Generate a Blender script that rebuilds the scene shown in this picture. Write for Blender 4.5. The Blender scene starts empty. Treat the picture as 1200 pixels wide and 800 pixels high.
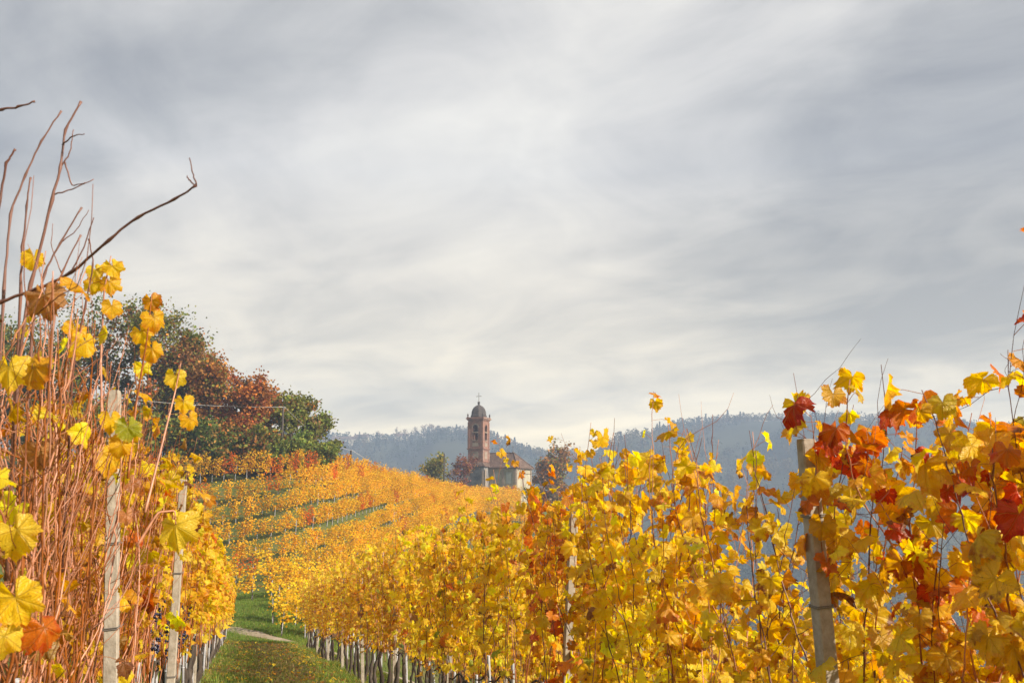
import bpy, math, random
import numpy as np
from mathutils import Vector

S = bpy.context.scene
COL = S.collection
rng = np.random.default_rng(11)
PI = math.pi
F = 1167.0
PITCH = math.atan(190 / F)
CAM = np.array([0.0, 0.0, 1.40])

# ------------------------------------------------------------------ camera maths (used to survey where real things stand)
def ray(px, py):
    cx, cy = (px - 600) / F, (400 - py) / F
    c, s = math.cos(PITCH), math.sin(PITCH)
    d = np.array([cx, c - cy * s, s + cy * c])
    return d / d[1]
def P(px, py, d):
    return CAM + ray(px, py) * d
RD = ray(286, 715)
SL = RD[2] / math.hypot(RD[0], RD[1])                    # slope along the near rows
UA = np.array([RD[0], RD[1]]) / math.hypot(RD[0], RD[1])  # row direction in plan
VA = np.array([UA[1], -UA[0]])                            # towards the valley
HEAD = math.atan2(UA[1], UA[0])
def uv2xy(u, v):
    return u * UA[0] + v * VA[0], u * UA[1] + v * VA[1]

# ------------------------------------------------------------------ terrain
RX = [150, 275, 335, 385, 425, 460, 500, 535, 560]
RY = [([712, 706, 702, 690, 672, 655, 632, 612, 603], [56, 56, 57, 61, 66, 73, 85, 104, 128]),
      ([690, 685, 680, 668, 653, 637, 616, 603, 598], [64, 64, 65, 69, 75, 83, 95, 115, 138]),
      ([670, 664, 657, 646, 636, 617, 601, 594, 592], [72, 72, 73, 77, 83, 92, 104, 124, 147]),
      ([646, 638, 630, 617, 603, 597, 591, 589, 590], [78, 78, 78, 83, 91, 101, 115, 134, 155]),
      ([622, 615, 605, 594, 584, 584, 586, 587, 589], [83, 83, 83, 89, 98, 108, 122, 141, 160]),
      ([598, 593, 580, 574, 572, 577, 582, 585, 588], [88, 88, 88, 95, 104, 115, 129, 147, 165]),
      ([568, 564, 564, 567, 569, 575, 581, 585, 588], [93, 93, 94, 101, 110, 122, 136, 153, 168])]
RX.append(612)
for ys, ds in RY: ys.append(ys[-1] + 1); ds.append(ds[-1] * 1.05 + 2)
ROWS = [np.array([P(a, b, c) for a, b, c in zip(RX, ys, ds)]) for ys, ds in RY]
ctrl = []
HV = [(-40, -6.5), (-15, -2.6), (-8, -.6), (-3.6, .75), (-.7, 1.22), (1, 1.36), (2.5, 1.42), (5.3, 2.45), (8.1, 3.5), (15, 7), (30, 14), (60, 30)]
for u in (-12, 0, 9, 18, 27, 36, 43):
    for v, h in HV:
        if u > 30 and v < -9: continue
        x, y = uv2xy(u, v)
        ctrl.append((x, y, CAM[2] - h + SL * u))
for p in [(300, 752, 44), (300, 738, 46.5), (300, 722, 50), (300, 707, 53), (200, 752, 44), (200, 722, 50), (100, 722, 50)]:
    ctrl.append(tuple(P(*p)))
for R_ in ROWS:
    for a in R_: ctrl.append(tuple(a))
for p in [(-100, 690, 62), (-100, 560, 93), (60, 552, 104), (150, 550, 108), (250, 552, 111), (330, 558, 113), (400, 572, 130), (60, 535, 130), (250, 545, 138),
          (380, 590, 150), (450, 610, 150), (515, 588, 182), (560, 588, 200), (600, 588, 200), (640, 592, 205), (680, 604, 205), (720, 640, 205), (800, 720, 205), (540, 594, 170),
          (560, 590, 215), (560, 640, 260), (450, 690, 240), (300, 620, 230)]:
    ctrl.append(tuple(P(*p)))
for x, y, z in [(15, 60, -14), (25, 90, -20), (22, 120, -20), (40, 150, -34), (70, 100, -42), (100, 40, -42), (100, -40, -38), (30, -60, -6), (0, -60, 8), (-60, -60, 20), (-120, 0, 26), (-120, 80, 24),
                (-130, 160, 14), (-200, 100, 26), (-200, 0, 32), (0, -200, 16), (200, 0, -52), (200, 150, -54), (120, 220, -54), (0, 320, -48), (-120, 300, -24), (150, 320, -55), (-250, 250, 0), (250, -200, -40), (-200, -200, 40)]:
    ctrl.append((x, y, z))
ctrl = np.array(ctrl)
def _tps_k(d2):
    return np.where(d2 > 1e-9, d2 * np.log(np.maximum(d2, 1e-9)), 0.0)
_n = len(ctrl); _s = 50.0
_c = ctrl[:, :2] / _s
_K = _tps_k(((_c[:, None] - _c[None]) ** 2).sum(-1)) + np.eye(_n) * 0.0015
_Pm = np.hstack([np.ones((_n, 1)), _c])
_A = np.block([[_K, _Pm], [_Pm.T, np.zeros((3, 3))]])
_w = np.linalg.solve(_A, np.concatenate([ctrl[:, 2], np.zeros(3)]))
def smooth(a, b, x):
    t = np.clip((x - a) / (b - a), 0, 1); return t * t * (3 - 2 * t)
RIDGE = np.array([(-2000, 470), (0, 500), (380, 516), (420, 519), (470, 519), (510, 511), (560, 512), (600, 528), (640, 543), (700, 545), (745, 526), (800, 502), (850, 497), (900, 495), (1000, 494), (1100, 498), (1200, 500), (3200, 510)], float)
def hills(x, y):
    r = np.hypot(x, y); th = np.arctan2(x, y)
    px = 600 + F * np.tan(np.clip(th, -1.1, 1.1))
    py = np.interp(px, RIDGE[:, 0], RIDGE[:, 1])
    zr = CAM[2] + (590 - py) / F * 1120 * np.where(np.abs(th) < 1.1, np.cos(th), .5)
    f = smooth(430, 1120, r + 60 * np.sin(th * 9 + 1) + 35 * np.sin(th * 23))
    fold = 9 * np.sin(th * 34 + r * .011) * f * (1 - smooth(850, 1120, r)) + 5 * np.sin(th * 71 - r * .02) * f * (1 - smooth(900, 1120, r))
    return -56 + (zr + 56) * f + fold - 40 * smooth(1150, 1700, r)
def terrain(x, y):
    x = np.atleast_1d(np.asarray(x, float)); y = np.atleast_1d(np.asarray(y, float))
    q = np.stack([x, y], -1) / _s
    z = np.empty(len(x))
    for i in range(0, len(x), 20000):
        qq = q[i:i + 20000]
        z[i:i + 20000] = _tps_k(((qq[:, None] - _c[None]) ** 2).sum(-1)) @ _w[:_n] + _w[_n] + qq @ _w[_n + 1:]
    r = np.hypot(x, y)
    w = smooth(210, 340, r)
    return np.where(r > 345, 0, np.clip(z, -80, 60)) * (1 - w) + hills(x, y) * w
def tz(x, y): return float(terrain(x, y)[0])

# ------------------------------------------------------------------ object helpers
def link(o, parent=None):
    COL.objects.link(o)
    if parent is not None: o.parent = parent
    return o
def tag(o, label=None, cat=None, group=None, kind=None):
    if label: o["label"] = label
    if cat: o["category"] = cat
    if group: o["group"] = group
    if kind: o["kind"] = kind
    return o
def empty(name, loc=(0, 0, 0), rz=0.0):
    o = bpy.data.objects.new(name, None); o.empty_display_size = .2
    o.location = loc; o.rotation_euler = (0, 0, rz)
    return link(o)
class G:
    """collects geometry for ONE mesh"""
    def __init__(s): s.V = []; s.L = []; s.N = []; s.M = []; s.n = 0; s.c1 = []; s.c2 = []; s.uv = []
    def add(s, V, Fc, mi=0, c1=None, c2=None, uv=None):
        V = np.asarray(V, float).reshape(-1, 3)
        for f in (Fc if isinstance(Fc, list) else [Fc]):
            if isinstance(f, np.ndarray):
                s.L.append((f + s.n).ravel()); s.N.append(np.full(len(f), f.shape[1])); s.M.append(np.full(len(f), mi))
            else:
                s.L.append(np.array(f) + s.n); s.N.append(np.array([len(f)])); s.M.append(np.array([mi]))
        s.V.append(V); s.n += len(V); k = len(V)
        w = np.ones((k, 3))
        s.c1.append(w * .5 if c1 is None else np.broadcast_to(c1, (k, 3)))
        s.c2.append(w * .5 if c2 is None else np.broadcast_to(c2, (k, 3)))
        s.uv.append(np.zeros((k, 3)) if uv is None else uv)
    def mesh(s, name, mats, smooth_=False):
        me = bpy.data.meshes.new(name)
        V = np.concatenate(s.V); L = np.concatenate(s.L).astype(np.int32); N = np.concatenate(s.N).astype(np.int32); M = np.concatenate(s.M).astype(np.int32)
        me.vertices.add(len(V)); me.vertices.foreach_set("co", V.ravel())
        me.loops.add(len(L)); me.loops.foreach_set("vertex_index", L)
        me.polygons.add(len(N))
        st = np.concatenate([[0], np.cumsum(N)[:-1]]).astype(np.int32)
        me.polygons.foreach_set("loop_start", st); me.polygons.foreach_set("loop_total", N)
        me.polygons.foreach_set("material_index", M)
        me.polygons.foreach_set("use_smooth", np.full(len(N), bool(smooth_)))
        for nm, dat in (("lcol", s.c1), ("ecol", s.c2)):
            d = np.concatenate(dat); d = np.hstack([d, np.ones((len(d), 1))])
            a = me.attributes.new(nm, 'FLOAT_COLOR', 'POINT'); a.data.foreach_set("color", d.ravel())
        a = me.attributes.new("luv", 'FLOAT_VECTOR', 'POINT'); a.data.foreach_set("vector", np.concatenate(s.uv).ravel())
        for m in (mats if isinstance(mats, (list, tuple)) else [mats]): me.materials.append(m)
        me.update(); me.validate()
        return me
    def build(s, name, mats, parent=None, smooth_=False):
        return link(bpy.data.objects.new(name, s.mesh(name, mats, smooth_)), parent)
    # shapes
    def tube(s, pts, rad, sides=5, mi=0, cap=True, c1=None):
        pts = np.asarray(pts, float); n = len(pts)
        rad = np.broadcast_to(np.asarray(rad, float), (n,))
        t = np.gradient(pts, axis=0); t /= np.linalg.norm(t, axis=1, keepdims=True) + 1e-12
        m = t.mean(0); ref = np.array([1.0, 0, 0]) if abs(m[0]) < .6 * (np.linalg.norm(m) + 1e-9) else np.array([0, 1.0, .13])
        a = np.cross(t, ref); a /= np.linalg.norm(a, axis=1, keepdims=True) + 1e-12
        b = np.cross(t, a)
        ang = np.arange(sides) / sides * 2 * PI
        V = pts[:, None] + rad[:, None, None] * (np.cos(ang)[None, :, None] * a[:, None] + np.sin(ang)[None, :, None] * b[:, None])
        i, j = np.meshgrid(np.arange(n - 1), np.arange(sides), indexing='ij')
        j2 = (j + 1) % sides
        Fq = np.stack([i * sides + j, i * sides + j2, (i + 1) * sides + j2, (i + 1) * sides + j], -1).reshape(-1, 4)
        fl = [Fq]
        if cap: fl += [list(range((n - 1) * sides, n * sides)), list(range(sides))[::-1]]
        s.add(V.reshape(-1, 3), fl, mi, c1)
    def box(s, x0, x1, y0, y1, z0, z1, mi=0, tx=0, ty=0):
        """box, the top drawn in by tx, ty on each side"""
        V = [(x0, y0, z0), (x1, y0, z0), (x1, y1, z0), (x0, y1, z0), (x0 + tx, y0 + ty, z1), (x1 - tx, y0 + ty, z1), (x1 - tx, y1 - ty, z1), (x0 + tx, y1 - ty, z1)]
        s.add(V, np.array([(0, 3, 2, 1), (4, 5, 6, 7), (0, 1, 5, 4), (1, 2, 6, 5), (2, 3, 7, 6), (3, 0, 4, 7)]), mi)
    def prism(s, poly, axis, a0, a1, mi=0):
        """2-D polygon (u, z) extruded along x or y"""
        n = len(poly); V = []
        for a in (a0, a1):
            for (u, z) in poly: V.append((u, a, z) if axis == 'y' else (a, u, z))
        side = np.array([(i, (i + 1) % n, n + (i + 1) % n, n + i) for i in range(n)])
        s.add(V, [side, list(range(n))[::-1], list(range(n, 2 * n))], mi)
    def lathe(s, prof, c=(0, 0, 0), sides=12, mi=0, ang0=0.0):
        n = len(prof); ang = np.arange(sides) / sides * 2 * PI + ang0
        V = np.array([(c[0] + r * math.cos(a), c[1] + r * math.sin(a), c[2] + z) for r, z in prof for a in ang])
        i, j = np.meshgrid(np.arange(n - 1), np.arange(sides), indexing='ij'); j2 = (j + 1) % sides
        s.add(V, [np.stack([i * sides + j, i * sides + j2, (i + 1) * sides + j2, (i + 1) * sides + j], -1).reshape(-1, 4),
                  list(range((n - 1) * sides, n * sides)), list(range(sides))[::-1]], mi)

def norm(a): return a / (np.linalg.norm(a, axis=-1, keepdims=True) + 1e-12)

# ------------------------------------------------------------------ materials
def newmat(name):
    m = bpy.data.materials.new(name); m.use_nodes = True
    nt = m.node_tree; nt.nodes.clear()
    out = nt.nodes.new("ShaderNodeOutputMaterial")
    return m, nt, out
def N(nt, t, **kw):
    n = nt.nodes.new(t)
    for k, v in kw.items():
        if k.startswith('i_'): n.inputs[k[2:].replace('_', ' ')].default_value = v
        else: setattr(n, k, v)
    return n
def math_(nt, op, a, b=None, c=None, clamp=False):
    n = nt.nodes.new("ShaderNodeMath"); n.operation = op; n.use_clamp = clamp
    for i, v in enumerate((a, b, c)):
        if v is None: continue
        if isinstance(v, (int, float)): n.inputs[i].default_value = v
        else: nt.links.new(v, n.inputs[i])
    return n.outputs[0]
def mix(nt, fac, a, b, mode='MIX'):
    n = nt.nodes.new("ShaderNodeMix"); n.data_type = 'RGBA'; n.blend_type = mode
    for sock, v in ((n.inputs['Factor'], fac), (n.inputs['A'], a), (n.inputs['B'], b)):
        if isinstance(v, (int, float)): sock.default_value = v if sock.name == 'Factor' else (v, v, v, 1)
        elif isinstance(v, tuple): sock.default_value = (*v, 1)
        else: nt.links.new(v, sock)
    return n.outputs['Result']
# A Mix node of type RGBA has several sockets of one name: pick the colour ones
def mixc(nt, fac, a, b, mode='MIX'):
    n = nt.nodes.new("ShaderNodeMix"); n.data_type = 'RGBA'; n.blend_type = mode
    fs = n.inputs[0]; A = [i for i in n.inputs if i.identifier == 'A_Color'][0]; B = [i for i in n.inputs if i.identifier == 'B_Color'][0]
    for sock, v in ((fs, fac), (A, a), (B, b)):
        if isinstance(v, (int, float)): sock.default_value = v
        elif isinstance(v, tuple): sock.default_value = (*v, 1)
        else: nt.links.new(v, sock)
    return [o for o in n.outputs if o.identifier == 'Result_Color'][0]
def ramp(nt, fac, stops):
    r = nt.nodes.new("ShaderNodeValToRGB"); el = r.color_ramp.elements
    while len(el) < len(stops): el.new(.5)
    for e, (p, c) in zip(el, stops): e.position = p; e.color = (*c, 1) if len(c) == 3 else c
    nt.links.new(fac, r.inputs[0]); return r.outputs[0]
def noise(nt, vec, scale, detail=4, rough=.55, dist=0.0):
    n = nt.nodes.new("ShaderNodeTexNoise"); n.inputs['Scale'].default_value = scale; n.inputs['Detail'].default_value = detail
    n.inputs['Roughness'].default_value = rough; n.inputs['Distortion'].default_value = dist
    if vec is not None: nt.links.new(vec, n.inputs['Vector'])
    return n.outputs['Fac']
def bump(nt, h, strength, dist=.02):
    b = nt.nodes.new("ShaderNodeBump"); b.inputs['Strength'].default_value = strength; b.inputs['Distance'].default_value = dist
    nt.links.new(h, b.inputs['Height']); return b.outputs[0]
def pbsdf(nt, col, rough=.7, spec=.3, nrm=None):
    b = nt.nodes.new("ShaderNodeBsdfPrincipled"); b.inputs['Roughness'].default_value = rough; b.inputs['Specular IOR Level'].default_value = spec
    if isinstance(col, tuple): b.inputs['Base Color'].default_value = (*col, 1)
    else: nt.links.new(col, b.inputs['Base Color'])
    if nrm is not None: nt.links.new(nrm, b.inputs['Normal'])
    return b
def coords(nt, which='Object'):
    return nt.nodes.new("ShaderNodeTexCoord").outputs[which]
def geopos(nt): return nt.nodes.new("ShaderNodeNewGeometry").outputs['Position']

def leaf_mat(name, trans=.42, detail=True):
    m, nt, out = newmat(name)
    a1 = N(nt, "ShaderNodeAttribute", attribute_name="lcol").outputs['Color']
    a2 = N(nt, "ShaderNodeAttribute", attribute_name="ecol").outputs['Color']
    col = a1; nrm = None
    pos = coords(nt)
    if detail:
        uv = N(nt, "ShaderNodeAttribute", attribute_name="luv").outputs['Vector']
        sx = nt.nodes.new("ShaderNodeSeparateXYZ"); nt.links.new(uv, sx.inputs[0])
        x, y = sx.outputs[0], sx.outputs[1]
        r = math_(nt, 'SQRT', math_(nt, 'ADD', math_(nt, 'MULTIPLY', x, x), math_(nt, 'MULTIPLY', y, y)))
        th = math_(nt, 'ARCTAN2', x, y)
        n1 = noise(nt, pos, 26, 4, .6)
        n2 = noise(nt, pos, 90, 3, .6)
        edge = math_(nt, 'MULTIPLY_ADD', math_(nt, 'SUBTRACT', n1, .5), 2.4, r)
        edge = math_(nt, 'MULTIPLY', math_(nt, 'SUBTRACT', edge, .56), 2.6, clamp=True)
        col = mixc(nt, edge, a1, a2)
        # five main veins and their side veins
        st = 0.93
        q = math_(nt, 'DIVIDE', th, st)
        fr = math_(nt, 'ABSOLUTE', math_(nt, 'SUBTRACT', q, math_(nt, 'ROUND', q)))
        dv = math_(nt, 'MULTIPLY', math_(nt, 'MULTIPLY', fr, st), r)
        vein = math_(nt, 'SUBTRACT', 1.0, math_(nt, 'DIVIDE', dv, .022), clamp=True)
        sv = math_(nt, 'SUBTRACT', math_(nt, 'MULTIPLY', r, 7.0), math_(nt, 'MULTIPLY', fr, 5.0))
        sv = math_(nt, 'ABSOLUTE', math_(nt, 'SUBTRACT', math_(nt, 'FRACT', sv), .5))
        sv = math_(nt, 'SUBTRACT', 1.0, math_(nt, 'DIVIDE', sv, .10), clamp=True)
        vv = math_(nt, 'MAXIMUM', vein, math_(nt, 'MULTIPLY', sv, .45))
        lite = mixc(nt, .55, a1, (.72, .62, .16))
        col = mixc(nt, math_(nt, 'MULTIPLY', vv, .5), col, lite)
        spot = math_(nt, 'MULTIPLY', math_(nt, 'SUBTRACT', n2, .64), 9.0, clamp=True)
        col = mixc(nt, math_(nt, 'MULTIPLY', spot, .75), col, (.16, .05, .015))
        h = math_(nt, 'MULTIPLY_ADD', vv, -.6, math_(nt, 'MULTIPLY', n1, 1.2))
        nrm = bump(nt, h, .9, .009)
    oi = nt.nodes.new("ShaderNodeObjectInfo").outputs['Random']
    hs = nt.nodes.new("ShaderNodeHueSaturation"); nt.links.new(col, hs.inputs['Color'])
    nt.links.new(math_(nt, 'MULTIPLY_ADD', oi, .024, .488), hs.inputs['Hue'])
    nt.links.new(math_(nt, 'MULTIPLY_ADD', oi, .2, .9), hs.inputs['Value'])
    b = pbsdf(nt, hs.outputs[0], .40 if detail else .8, .45 if detail else .08, nrm)
    t = nt.nodes.new("ShaderNodeBsdfTranslucent")
    g = nt.nodes.new("ShaderNodeHueSaturation"); nt.links.new(hs.outputs[0], g.inputs['Color']); g.inputs['Saturation'].default_value = 1.12; g.inputs['Value'].default_value = 1.36
    nt.links.new(g.outputs[0], t.inputs['Color'])
    if nrm is not None: nt.links.new(nrm, t.inputs['Normal'])
    mx = nt.nodes.new("ShaderNodeMixShader"); mx.inputs[0].default_value = trans
    nt.links.new(b.outputs[0], mx.inputs[1]); nt.links.new(t.outputs[0], mx.inputs[2]); nt.links.new(mx.outputs[0], out.inputs[0])
    return m
def bark_mat(name, ca, cb, rough=.5, spec=.35, scale=60, stretch=.25, bs=.4):
    m, nt, out = newmat(name)
    mp = nt.nodes.new("ShaderNodeMapping"); mp.inputs['Scale'].default_value = (1, 1, stretch); nt.links.new(coords(nt), mp.inputs[0])
    n1 = noise(nt, mp.outputs[0], scale, 5, .65); n2 = noise(nt, mp.outputs[0], scale * .12, 3)
    col = ramp(nt, math_(nt, 'MULTIPLY_ADD', n2, .5, math_(nt, 'MULTIPLY', n1, .5)), [(.3, ca), (.68, cb)])
    oi = nt.nodes.new("ShaderNodeObjectInfo").outputs['Random']
    hs = nt.nodes.new("ShaderNodeHueSaturation"); nt.links.new(col, hs.inputs['Color']); nt.links.new(math_(nt, 'MULTIPLY_ADD', oi, .8, .65), hs.inputs['Value']); nt.links.new(math_(nt, 'MULTIPLY_ADD', oi, -.35, 1.12), hs.inputs['Saturation'])
    b = pbsdf(nt, hs.outputs[0], rough, spec, bump(nt, n1, bs, .004)); nt.links.new(b.outputs[0], out.inputs[0]); return m
def rough_mat(name, stops, scale, rough=.85, spec=.2, bs=.3, bd=.01, detail=6, metal=0.0):
    m, nt, out = newmat(name)
    n1 = noise(nt, coords(nt), scale, detail, .62); n2 = noise(nt, coords(nt), scale * .17, 3)
    f = math_(nt, 'ADD', math_(nt, 'MULTIPLY', n1, .55), math_(nt, 'MULTIPLY', n2, .45))
    b = pbsdf(nt, ramp(nt, f, stops), rough, spec, bump(nt, n1, bs, bd)); b.inputs['Metallic'].default_value = metal
    nt.links.new(b.outputs[0], out.inputs[0]); return m

M = {}
M['leaf'] = leaf_mat('vine_leaf', .55, True)
M['leaf_far'] = leaf_mat('vine_leaf_plain', .45, False)
M['tree_leaf'] = leaf_mat('tree_leaf', .3, False)
M['cane_red'] = bark_mat('cane_red', (.12, .026, .008), (.52, .18, .05), .40, .38)
M['cane_brown'] = bark_mat('cane_brown', (.05, .018, .012), (.22, .085, .05), .5, .4)
M['trunk'] = bark_mat('old_vine_bark', (.018, .013, .010), (.10, .075, .055), .9, .15, 70, .15, .9)
M['tree_bark'] = bark_mat('tree_bark', (.03, .022, .017), (.11, .085, .065), .9, .15, 8, .2, .6)
M['concrete'] = rough_mat('concrete', [(.3, (.20, .165, .12)), (.5, (.36, .31, .245)), (.72, (.50, .45, .37))], 28, .9, .2, .7, .006)
M['galv'] = rough_mat('galvanised_steel', [(.3, (.42, .43, .45)), (.7, (.66, .67, .69))], 30, .42, .5, .15, .003, metal=.75)
M['tubew'] = rough_mat('weathered_white_tube', [(.3, (.30, .30, .31)), (.7, (.55, .55, .57))], 30, .5, .4, .1, .003)
M['wire'] = rough_mat('wire', [(.3, (.45, .44, .42)), (.7, (.66, .65, .62))], 40, .45, .5, .1, .002, metal=.4)
M['polewood'] = bark_mat('pole_wood', (.025, .02, .017), (.085, .068, .055), .9, .15, 12, .1, .5)
M['grape'] = rough_mat('dark_grape', [(.3, (.010, .008, .022)), (.7, (.03, .025, .06))], 50, .35, .4, .1, .002)

M['iron'] = rough_mat('iron', [(.3, (.10, .09, .08)), (.7, (.22, .20, .18))], 9, .6, .4, .1, .01)
# ground
def ground_material():
    m, nt, out = newmat('meadow_ground')
    p = geopos(nt)
    a = N(nt, "ShaderNodeAttribute", attribute_name="lcol").outputs['Color']
    n1 = noise(nt, p, .35, 5, .6); n2 = noise(nt, p, 3.0, 6, .7); n3 = noise(nt, p, 22, 4, .7)
    g = ramp(nt, math_(nt, 'ADD', math_(nt, 'MULTIPLY', n1, .5), math_(nt, 'MULTIPLY', n2, .5)), [(.34, (.055, .068, .016)), (.5, (.095, .115, .024)), (.66, (.16, .135, .05))])
    soil = ramp(nt, n2, [(.35, (.085, .055, .030)), (.7, (.17, .12, .065))])
    sp = nt.nodes.new("ShaderNodeSeparateColor"); nt.links.new(a, sp.inputs[0])
    w = math_(nt, 'MULTIPLY', math_(nt, 'ADD', sp.outputs[0], math_(nt, 'MULTIPLY', math_(nt, 'SUBTRACT', n2, .5), .9)), 1.0, clamp=True)
    col = mixc(nt, w, g, soil)
    b = pbsdf(nt, col, .95, .1, bump(nt, math_(nt, 'ADD', n2, n3), .6, .05)); nt.links.new(b.outputs[0], out.inputs[0]); return m
def hill_material():
    m, nt, out = newmat('far_hill_ground')
    p = geopos(nt)
    n1 = noise(nt, p, .006, 4, .55, .4); n2 = noise(nt, p, .06, 5, .6)
    f = math_(nt, 'ADD', math_(nt, 'MULTIPLY', n1, .7), math_(nt, 'MULTIPLY', n2, .3))
    col = ramp(nt, f, [(.36, (.030, .034, .018)), (.54, (.045, .048, .024)), (.64, (.075, .078, .036)), (.72, (.10, .085, .05))])
    b = pbsdf(nt, col, .95, .1); nt.links.new(b.outputs[0], out.inputs[0]); return m
M['ground'] = ground_material(); M['hill'] = hill_material()
M['dirt'] = rough_mat('pale_dirt', [(.3, (.20, .15, .10)), (.55, (.34, .28, .20)), (.75, (.46, .40, .31))], 3, .95, .1, .6, .03)
def grass_material():
    m, nt, out = newmat('grass_blade')
    a = N(nt, "ShaderNodeAttribute", attribute_name="lcol").outputs['Color']
    b = pbsdf(nt, a, .6, .2); t = nt.nodes.new("ShaderNodeBsdfTranslucent"); nt.links.new(a, t.inputs['Color'])
    mx = nt.nodes.new("ShaderNodeMixShader"); mx.inputs[0].default_value = .35
    nt.links.new(b.outputs[0], mx.inputs[1]); nt.links.new(t.outputs[0], mx.inputs[2]); nt.links.new(mx.outputs[0], out.inputs[0]); return m
M['grass'] = grass_material()

# ------------------------------------------------------------------ ground sheets
def polar(name, rs, th, mat, label):
    R, T = np.meshgrid(rs, th, indexing='ij'); x = (R * np.sin(T)).ravel(); y = (R * np.cos(T)).ravel()
    z = terrain(x, y); n, k = len(rs), len(th)
    u = x * UA[0] + y * UA[1]; v = x * VA[0] + y * VA[1]
    i, j = np.meshgrid(np.arange(n - 1), np.arange(k), indexing='ij'); j2 = (j + 1) % k
    Fq = np.stack([i * k + j, (i + 1) * k + j, (i + 1) * k + j2, i * k + j2], -1).reshape(-1, 4)
    wear = np.zeros(len(x))
    for vv, wd, am in ((.55, .4, .8), (1.3, .4, .8), (-.7, .35, .6), (2.5, .35, .6), (5.3, .3, .5), (8.1, .3, .5)):
        wear = np.maximum(wear, am * np.exp(-((v - vv) / wd) ** 2))
    wear *= (np.abs(u - 15) < 32)
    c = np.stack([wear] * 3, -1)
    g = G(); fl = [Fq]
    if rs[0] < 1: fl.append(list(range(k)))
    g.add(np.stack([x, y, z], -1), fl, 0, c)
    o = g.build(name, mat, None, True)
    o["kind"] = 'structure'; o["label"] = label
    return o
front = np.concatenate([np.linspace(-.75, .75, 420), np.linspace(.75, 2 * PI - .75, 150)[1:-1]])
polar('ground', np.concatenate([[.4], np.geomspace(.8, 380, 230)]), front, M['ground'], 'grassy sloping vineyard ground falling into the valley')
polar('hills', np.linspace(380, 1300, 130), front, M['hill'], 'hazy blue wooded hills beyond the valley')

# pale dirt track crossing below the hillside
def track():
    A, B = P(262, 727, 47.2), P(336, 752, 44.2)
    d = (B - A)[:2]; ln = np.linalg.norm(d); d /= ln; nn = np.array([-d[1], d[0]])
    ss = np.linspace(-14, ln + 12, 90); g = G(); V = []
    for s in ss:
        wd = .5 + .1 * math.sin(s * 1.3) + .08 * math.sin(s * 3.7)
        c = A[:2] + d * s + nn * .25 * math.sin(s * .35)
        for t in (-1, -.5, 0, .5, 1):
            q = c + nn * wd * t
            V.append((q[0], q[1], tz(q[0], q[1]) + (.06 - .035 * abs(t) if abs(t) < 1 else -.02)))
    n = len(ss); i, j = np.meshgrid(np.arange(n - 1), np.arange(4), indexing='ij')
    g.add(V, np.stack([i * 5 + j, i * 5 + j + 1, (i + 1) * 5 + j + 1, (i + 1) * 5 + j], -1).reshape(-1, 4)[:, ::-1])
    o = g.build('dirt_track', M['dirt'], None, True); tag(o, 'narrow pale dirt track crossing the grass below the hillside', kind='structure')
track()

# ------------------------------------------------------------------ leaf templates
OUT = [(0, 1.0), (6, .88), (10, .92), (15, .80), (20, .82), (25, .70), (30, .66), (35, .77), (40, .76), (45, .90), (51, .95), (57, .82), (63, .84), (70, .71), (77, .68), (84, .62), (91, .71), (97, .69), (104, .80), (111, .74), (118, .76), (127, .66), (136, .68), (146, .58), (156, .54), (167, .36)]
def leaf_hi(k):
    r = np.random.default_rng(100 + k)
    ang = np.radians([a for a, _ in OUT] + [360 - a for a, _ in OUT[:0:-1]]); rad = np.array([q for _, q in OUT] + [q for _, q in OUT[:0:-1]])
    lob = r.uniform(0, .55); rad = rad * (1 - lob) + lob * (.80 - .22 * np.abs(np.sin(ang / 2)) ** 3) * np.where(np.arange(len(rad)) % 2, .97, 1.03)
    rad = rad * (1 + r.normal(0, .05, len(rad))); rad *= 1 + .12 * r.normal() * np.sin(ang + r.uniform(0, 6)); n = len(ang)
    fold, curl, w1, w2, p1, p2 = r.uniform(-.15, .7), r.uniform(-.3, .8), r.uniform(.10, .24), r.uniform(.06, .14), r.uniform(0, 6), r.uniform(0, 6)
    roll = r.normal(0, .35); tipc = r.uniform(-.1, .7)
    if k >= 14: fold, curl, w1, w2 = r.uniform(.5, 1.1), r.uniform(.6, 1.1), .25, .2       # dry, rolled up
    V = [(0, 0, 0)]
    for f in (.28, .55, .8, 1.0):
        x, y = np.sin(ang) * rad * f, np.cos(ang) * rad * f; rr = rad * f
        z = -fold * np.abs(x) * .6 - curl * rr ** 2 * .5 + w1 * rr * np.sin(3 * ang + p1) + w2 * rr * np.sin(7 * ang + p2) + .06 * rr * np.cos(ang / .93 * 2 * PI) + roll * x * y - tipc * np.maximum(y, 0) ** 2 * .6 + r.normal(0, .034, n) * rr + .05 * np.sin(9 * x + p1) * np.sin(8 * y + p2) * (rr > .2)
        V += list(zip(x, y, z))
    V = np.array(V); uv = V.copy(); uv[:, 2] = 0
    j = np.arange(n); j2 = (j + 1) % n
    keep = ~((j == n // 2 - 0) | (j == n // 2 - 1))
    tri = np.stack([np.zeros(n, int), 1 + j2, 1 + j], -1)[keep]
    q = np.concatenate([np.stack([1 + a * n + j, 1 + a * n + j2, 1 + (a + 1) * n + j2, 1 + (a + 1) * n + j], -1)[keep] for a in (0, 1, 2)])
    return V, [tri, q], uv
MOUT = [(0, 1.0), (26, .70), (50, .94), (82, .64), (108, .76), (150, .56), (180, .15), (210, .56), (252, .76), (278, .64), (310, .94), (334, .70)]
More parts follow.
